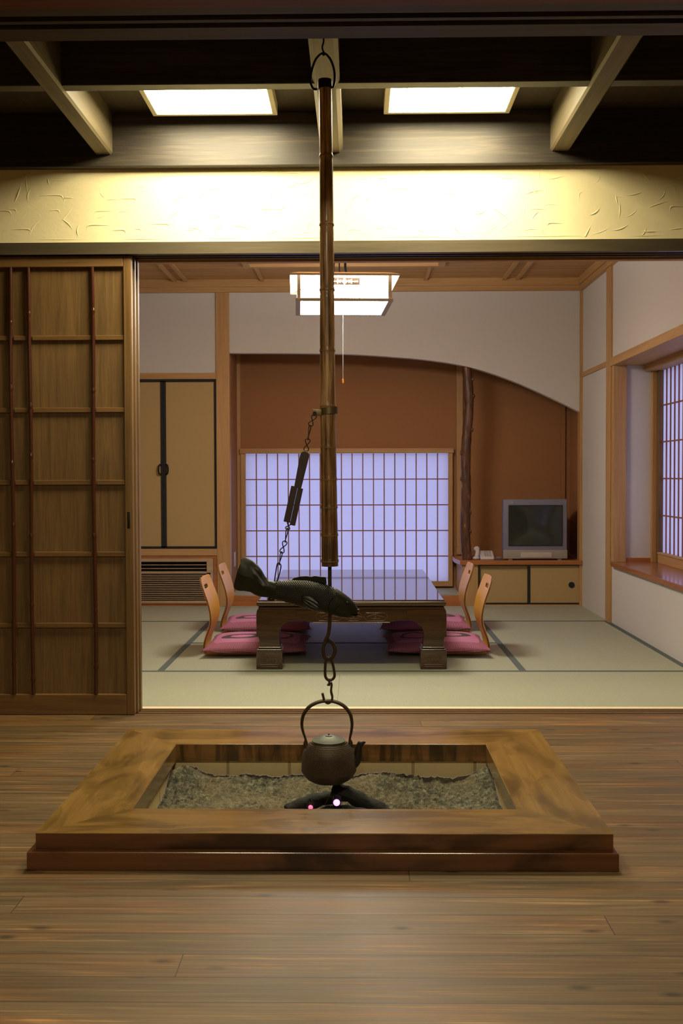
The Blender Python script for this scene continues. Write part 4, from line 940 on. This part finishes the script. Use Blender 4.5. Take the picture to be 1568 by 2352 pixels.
rm = thing('remote_control', 'dark grey remote lying beside the telephone', 'remote control', (1.09, 8.0, 0.352))
B(1.058, 1.122, 7.965, 8.06, 0.352, 0.368, bev=.004).build('casing', 'greyp', rm); B(1.080, 1.115, 7.975, 8.04, 0.3675, 0.3695).build('button_pad', 'tvp', rm)

# ------------------------------------------------------------ low table
tx0, tx1, ty0, ty1 = -0.517, 0.453, 5.300, 7.050
tb = thing('low_table', 'low carved dark wooden table with mirror-like top standing on the tatami', 'low table', ((tx0 + tx1) / 2, (ty0 + ty1) / 2, 0))
def ringed(off, z): return [(tx0 - off, ty0 - off, z), (tx1 + off, ty0 - off, z), (tx1 + off, ty1 + off, z), (tx0 - off, ty1 + off, z)]
rr = [ringed(-.006, .3135), ringed(-.003, .317), ringed(-.003, .322), ringed(-.008, .326), ringed(-.001, .3285), ringed(.004, .334), ringed(.0055, .341), ringed(.0045, .348), ringed(.000, .354), ringed(-.004, .3565)]
MB().loft(rr).build('top_moulding', 'table', tb)
B(tx0 + .005, tx1 - .005, ty0 + .005, ty1 - .005, 0.355, 0.3605).build('table_top', 'tablet', tb, smooth=False, bev=.0015)
# side profile helper for legs (outer face at a=0, growing inward)
Lp = [(-.002, 0), (.134, 0), (.134, .094), (.128, .097), (.131, .103), (.124, .107), (.124, .113), (.120, .118), (.117, .150), (.114, .168), (.117, .172), (.117, .197), (.124, .214), (.137, .230), (.155, .243), (.175, .250), (.205, .253), (.205, .3135), (.006, .3135), (.001, .300), (-.001, .285), (-.001, .168), (.006, .164), (.013, .150), (.012, .118), (.004, .113), (.004, .107), (.000, .103), (.003, .097), (-.002, .094)]
dpt = 0.115
for sx, X in ((1, tx0 - .007), (-1, tx1 + .007)):
    for sy, Y in ((1, ty0 + .012), (-1, ty1 - .012)):
        pr = [(X + sx * a, z) for a, z in Lp]
        mb = MB()
        up = [(X + sx * a, z) for a, z in Lp if z >= .160]; up.append((X + sx * .006, .162)) if False else None
        mid_ = [(X + sx * a, z) for a, z in [(.012, .115), (.121, .115), (.117, .150), (.114, .172), (.006, .172), (.013, .150)]]
        low = [(X + sx * a, z) for a, z in [(-.002, 0), (.134, 0), (.134, .096), (-.002, .096)]]
        mb.prism([(X + sx * a, z) for a, z in [(.114, .168), (.117, .172), (.117, .197), (.124, .214), (.137, .230), (.155, .243), (.175, .250), (.205, .253), (.205, .3135), (.006, .3135), (.001, .300), (-.001, .285), (-.001, .168)]], 'Y', Y - sy * .004, Y + sy * dpt)
        mb.prism(mid_, 'Y', Y + sy * .009, Y + sy * (dpt - .006)); mb.prism(low, 'Y', Y - sy * .004, Y + sy * dpt)
        mb.box(min(X + sx * .001, X + sx * .131), max(X + sx * .001, X + sx * .131), min(Y, Y + sy * dpt), max(Y, Y + sy * dpt), .0955, .1035, bev=.003)
        mb.box(min(X + sx * .006, X + sx * .126), max(X + sx * .006, X + sx * .126), min(Y + sy * .004, Y + sy * dpt), max(Y + sy * .004, Y + sy * dpt), .1035, .1155, bev=.0045)
        leg = mb.build('leg', 'table', tb, smooth=False, bev=.003)
        if sy == 1:
            cx = X + sx * .066; m = MB(); yq = Y - .0042
            def P3(u, z): return (cx + u, yq, z)
            fr = [P3(-.048, .024), P3(.048, .024), P3(.050, .04), P3(.048, .074), P3(.044, .078), P3(-.044, .078), P3(-.048, .074), P3(-.050, .04)]
            m.tube(fr, .0016, 6, closed=True)
            m.tube([P3(-.045, .013), P3(.045, .013)], .0016, 6)
            for k in range(4):
                u = (-.026 + .016 * k) * sx
                m.tube(bez([P3(u, .068), P3(u + sx * .009, .058), P3(u + sx * .005, .042), P3(u - sx * .008, .034)], 5), [.0028] * 15 + [.0012], 8)
            m.tube(bez([P3(sx * -.030, .050), P3(sx * -.038, .060), P3(sx * -.030, .068)], 5), .0022, 8)
            m.build('carving', 'carve', leg)
def apron_f(y0, y1):
    c = (tx0 + tx1) / 2; h = (tx1 - tx0) / 2 - .19
    pts = [(-h, .253), (-h + .04, .253), (-h + .075, .247), (-h + .11, .241), (h - .11, .241), (h - .075, .247), (h - .04, .253), (h, .253), (h, .3135), (-h, .3135)]
    return MB().prism([(c + a, z) for a, z in pts], 'Y', y0, y1)
ap = apron_f(ty0 + .014, ty0 + .04).build('apron', 'table', tb, smooth=False, bev=.002)
apron_f(ty1 - .04, ty1 - .014).build('apron', 'table', tb, smooth=False, bev=.002)
for x0_, x1_ in ((tx0 - .002, tx0 + .03), (tx1 - .03, tx1 + .002)):
    B(x0_, x1_, ty0 + .12, ty1 - .12, .245, .3135).build('side_apron', 'table', tb, smooth=False, bev=.002)
m = MB(); yq = ty0 + .0135; c = (tx0 + tx1) / 2
for (a, b) in ((-.185, -.045), (-.035, .055), (.065, .185)):
    m.tube([(c + p, yq, z) for p, z in ((a, .268), (a + .018, .252), (b - .018, .252), (b, .268), (b, .282), (b - .014, .292), (a + .014, .292), (a, .282))], .0018, 6, closed=True)
    mid = (a + b) / 2
    m.tube(bez([(c + mid - .045, yq, .270), (c + mid - .02, yq, .279), (c + mid, yq, .283), (c + mid + .02, yq, .277), (c + mid + .045, yq, .271)], 5), .0028, 8)
    m.tube(bez([(c + mid - .025, yq, .268), (c + mid - .012, yq, .262), (c + mid + .012, yq, .262), (c + mid + .025, yq, .268)], 5), .0026, 8)
    m.sphere((c + mid, yq, .270), .006, 10, (1, .5, 1.2))
m.tube([(c - .20, yq, .2425), (c + .20, yq, .2425)], .0022, 6)
m.build('carving', 'carve', ap)

# ------------------------------------------------------------ legless chairs and cushions
def make_chair(loc, lab):
    ch = thing('legless_chair', lab, 'legless chair', loc, 'bent plywood legless chairs at the low table')
    prof = [(-.024, .428), (-.013, .39), (.003, .345), (.019, .300), (.031, .250), (.035, .205), (.030, .165), (.018, .125), (.007, .090), (.001, .055), (.002, .028), (.012, .012), (.030, .006)]
    P = bez([(a, 0, b) for a, b in prof], 3); n = len(P); m = MB(); NW = 20; G = []
    L = Vector(loc)
    for i, p in enumerate(P):
        z = p.z
        if z > .40: hw = .180 * math.sqrt(max(0, 1 - ((z - .395) / .045) ** 2)) ** .5 + .0
        elif z > .2: hw = .180 + .012 * math.sin(PI * (z - .2) / .2) ** .5 if z < .4 else .180
        else: hw = .130 + .05 * max(0, (z - .03) / .17)
        hw = max(hw, .11)
        row = []
        for j in range(NW + 1):
            v = -1 + 2 * j / NW
            bow = -.016 * v * v * (1 if z > .15 else z / .15)       # gently dished
            row.append(m.bm.verts.new((L.x + p.x - bow, L.y + hw * v, L.z + z)))
        G.append(row)
    for i in range(n - 1):
        for j in range(NW):
            zc = (P[i].z + P[i + 1].z) / 2; vc = -1 + 2 * (j + .5) / NW
            if ((zc - .368) / .015) ** 2 + (vc * .165 / .045) ** 2 < 1: continue
            m.bm.faces.new((G[i][j], G[i + 1][j], G[i + 1][j + 1], G[i][j + 1]))
    o = m.build('backrest', 'ply', ch); o.data.materials.append(M['edge'])
    s = o.modifiers.new('thick', 'SOLIDIFY'); s.thickness = .011; s.offset = 0; s.material_offset_rim = 1
    s = o.modifiers.new('sub', 'SUBSURF'); s.levels = 1; s.render_levels = 1
    MB().box(L.x + .02, L.x + .40, L.y - .17, L.y + .17, L.z + 0.0, L.z + .011, bev=.004).build('seat', 'ply', ch)
    return ch
def make_cushion(loc, lab):
    cu = thing('floor_cushion', lab, 'cushion', loc, 'pink patterned floor cushions')
    m = MB(); N = 36; hx, hy, H = .285, .265, .064; L = Vector(loc)
    def cp(u, v, s):
        k = (1 - abs(u) ** 3.2) * (1 - abs(v) ** 3.2); k = max(0, k) ** .42
        pin = 1 - .045 * (1 - abs(u) ** 2) * abs(v) ** 3 ; pin2 = 1 - .045 * (1 - abs(v) ** 2) * abs(u) ** 3
        w_ = .0015 * noise.noise(Vector((u * 3, v * 3, 1)))
        return (L.x + hx * u * pin2, L.y + hy * v * pin, L.z + .032 + s * k * (.046 if s > 0 else .032) + w_)
    for s in (1, -1):
        V = [[m.bm.verts.new(cp(-math.cos(PI * i / N), -math.cos(PI * j / N), s)) for j in range(N + 1)] for i in range(N + 1)]
        for i in range(N):
            for j in range(N): m.bm.faces.new((V[i][j], V[i + 1][j], V[i + 1][j + 1], V[i][j + 1]) if s > 0 else (V[i][j], V[i][j + 1], V[i + 1][j + 1], V[i + 1][j]))
    bmesh.ops.remove_doubles(m.bm, verts=m.bm.verts, dist=.0004)
    m.build('cover', 'cushion', cu)
    for sx in (-1, 1):
        for sy in (-1, 1):
            MB().tube([(L.x + sx * (hx - .004), L.y + sy * (hy - .004), L.z + .032), (L.x + sx * (hx + .006), L.y + sy * (hy + .006), L.z + .024)], [.0035, .0015], 6).build('tassel', 'piping', cu)
    return cu
ch0 = make_chair((-0.872, 5.90, 0), 'legless plywood chair at the left side of the table, nearer the camera')
for loc, rz, lab in (((-0.884, 6.72, 0), 0, 'legless plywood chair at the left side of the table, farther back'), ((0.745, 5.91, 0), PI, 'legless plywood chair standing at the right side of the table, nearer the camera'), ((0.735, 6.74, 0), PI, 'legless plywood chair at the right side of the table, farther back')):
    c = copy_tree(ch0); c.location = loc; c.rotation_euler.z = rz; c['label'] = lab
cu0 = make_cushion((-0.570, 5.885, 0.012), 'pink patterned cushion on the near left legless chair')
for loc, rz, lab in (((-0.585, 6.70, .012), 0.02, 'pink patterned cushion on the far left legless chair'), ((0.445, 5.890, .012), 0.01, 'pink patterned cushion on the near right legless chair'), ((0.435, 6.72, .012), -0.02, 'pink patterned cushion on the far right legless chair')):
    c = copy_tree(cu0); c.location = loc; c.rotation_euler.z = rz + (PI if lab.find('right') > 0 else 0); c['label'] = lab
# seats slide under the cushions

# ------------------------------------------------------------ pendant lamp
PC = Vector((-0.082, 5.965, 1.972))
pen = thing('pendant_lamp', 'square wooden-framed paper lamp hanging over the low table', 'pendant lamp', PC)
def L_(x0, x1, y0, y1, z0, z1, bev=0): return (PC.x + x0, PC.x + x1, PC.y + y0, PC.y + y1, PC.z + z0, PC.z + z1)
hw = .262
def frame_ring(m, o, i, z0, z1):
    m.box(*L_(-o, o, -o, -i, z0, z1)); m.box(*L_(-o, o, i, o, z0, z1)); m.box(*L_(-o, -i, -i, i, z0, z1)); m.box(*L_(i, o, -i, i, z0, z1))
m = MB(); frame_ring(m, hw + .008, hw - .020, 0, .014); m.build('bottom_frame', 'lampwood', pen, smooth=False, bev=.002)
m = MB(); o, i = hw + .040, hw - .012
for sgn in range(4):
    a = sgn * PI / 2; ca, sa = math.cos(a), math.sin(a)
    q = [(-o, -o, .132), (o, -o, .132), (i, -i, .148), (-i, -i, .148), (-o, -o, .144), (o, -o, .144), (i, -i, .160), (-i, -i, .160)]
    vs = [m.bm.verts.new((PC.x + x * ca - y * sa, PC.y + x * sa + y * ca, PC.z + z)) for x, y, z in q]
    for f in ((0, 1, 2, 3), (4, 7, 6, 5), (0, 4, 5, 1), (3, 2, 6, 7), (0, 3, 7, 4), (1, 5, 6, 2)): m.bm.faces.new([vs[k] for k in f])
m.build('top_frame', 'lampwood', pen, smooth=False, bev=.0015)
for sx in (-1, 1):
    for sy in (-1, 1): MB().box(*L_(min(sx * hw, sx * (hw - .020)), max(sx * hw, sx * (hw - .020)), min(sy * hw, sy * (hw - .020)), max(sy * hw, sy * (hw - .020)), .014, .150)).build('corner_post', 'lampwood', pen, smooth=False)
m = MB(); m.box(*L_(-hw + .014, hw - .014, -hw + .010, hw - .010, .008, .140)); m.build('paper_shade', 'lamp2', pen, smooth=False)
for sx in (-1, 1): boxes('muntin', 'lampwood', pen, 0, L_(sx * .082 - .002, sx * .082 + .002, -hw + .004, -hw + .010, .014, .148), L_(sx * .082 - .002, sx * .082 + .002, hw - .010, hw - .004, .014, .148))
for sy in (-1, 1): boxes('muntin', 'lampwood', pen, 0, L_(-hw + .02, -.082, sy * (hw - .007) - .002, sy * (hw - .007) + .002, .060, .063), L_(.082, hw - .02, sy * (hw - .007) - .002, sy * (hw - .007) + .002, .060, .063))
# pierced panel: thin board with cut-out flowers
def hole(x, z):
    x, z = abs(x), abs(z)
    if math.hypot(x, z) < .010 or (x / .018 + z / .018) < 1: return True
    if .021 < x < .052 and z < .0075 * (1 - (x - .021) / .031) + .0008: return True
    if math.hypot(x - .038, z - .009) < .0030 or math.hypot(x - .058, z) < .0042 or math.hypot(x - .070, z) < .0046: return True
    return False
m = MB(); dx = .0016; nx, nz = 100, 25; V = {}
def vert(i, j):
    if (i, j) not in V: V[i, j] = m.bm.verts.new((PC.x - .080 + i * dx, PC.y - hw + .005, PC.z + .088 + j * dx))
    return V[i, j]
for i in range(nx):
    for j in range(nz):
        if hole(-.080 + (i + .5) * dx, -.020 + (j + .5) * dx): continue
        m.bm.faces.new((vert(i, j), vert(i + 1, j), vert(i + 1, j + 1), vert(i, j + 1)))
o = m.build('pierced_panel', 'lampwood', pen, smooth=False); sd = o.modifiers.new('thick', 'SOLIDIFY'); sd.thickness = .003; sd.offset = 0
for dx, dy in ((-.012, -.12), (.022, -.12), (-.045, -.12), (.030, -.10)):
    MB().tube(bez([(PC.x + dx, PC.y + dy, PC.z + .15), (PC.x + dx * .9 - .012, PC.y + dy, PC.z + .22), (PC.x + dx * .6, PC.y + dy * .6, PC.z + .42), (PC.x + dx * .3, PC.y + dy * .3, 2.500)], 5), .0040, 6).build('suspension_cord', 'cord', pen)
MB().lathe([(0.001, 0), (.05, 0), (.045, -.02), (.001, -.022)], (PC.x, PC.y, 2.512), 24).build('ceiling_rose', 'lampwood', pen)
m = MB(); m.tube([(PC.x + .003, PC.y, PC.z + .01), (PC.x + .002, PC.y, PC.z - .405)], .0012, 6); pc = m.build('pull_cord', 'pull', pen)
MB().tube([(PC.x + .002, PC.y, PC.z - .405), (PC.x + .002, PC.y, PC.z - .430)], .0050, 10).build('pull_bead', 'amber', pc)
pen.rotation_euler.z = math.radians(3.4)
tb.location.z = 0.0015
for o in list(COL.objects):
    if o.name.startswith('legless_chair'): o.location.z = 0.0015
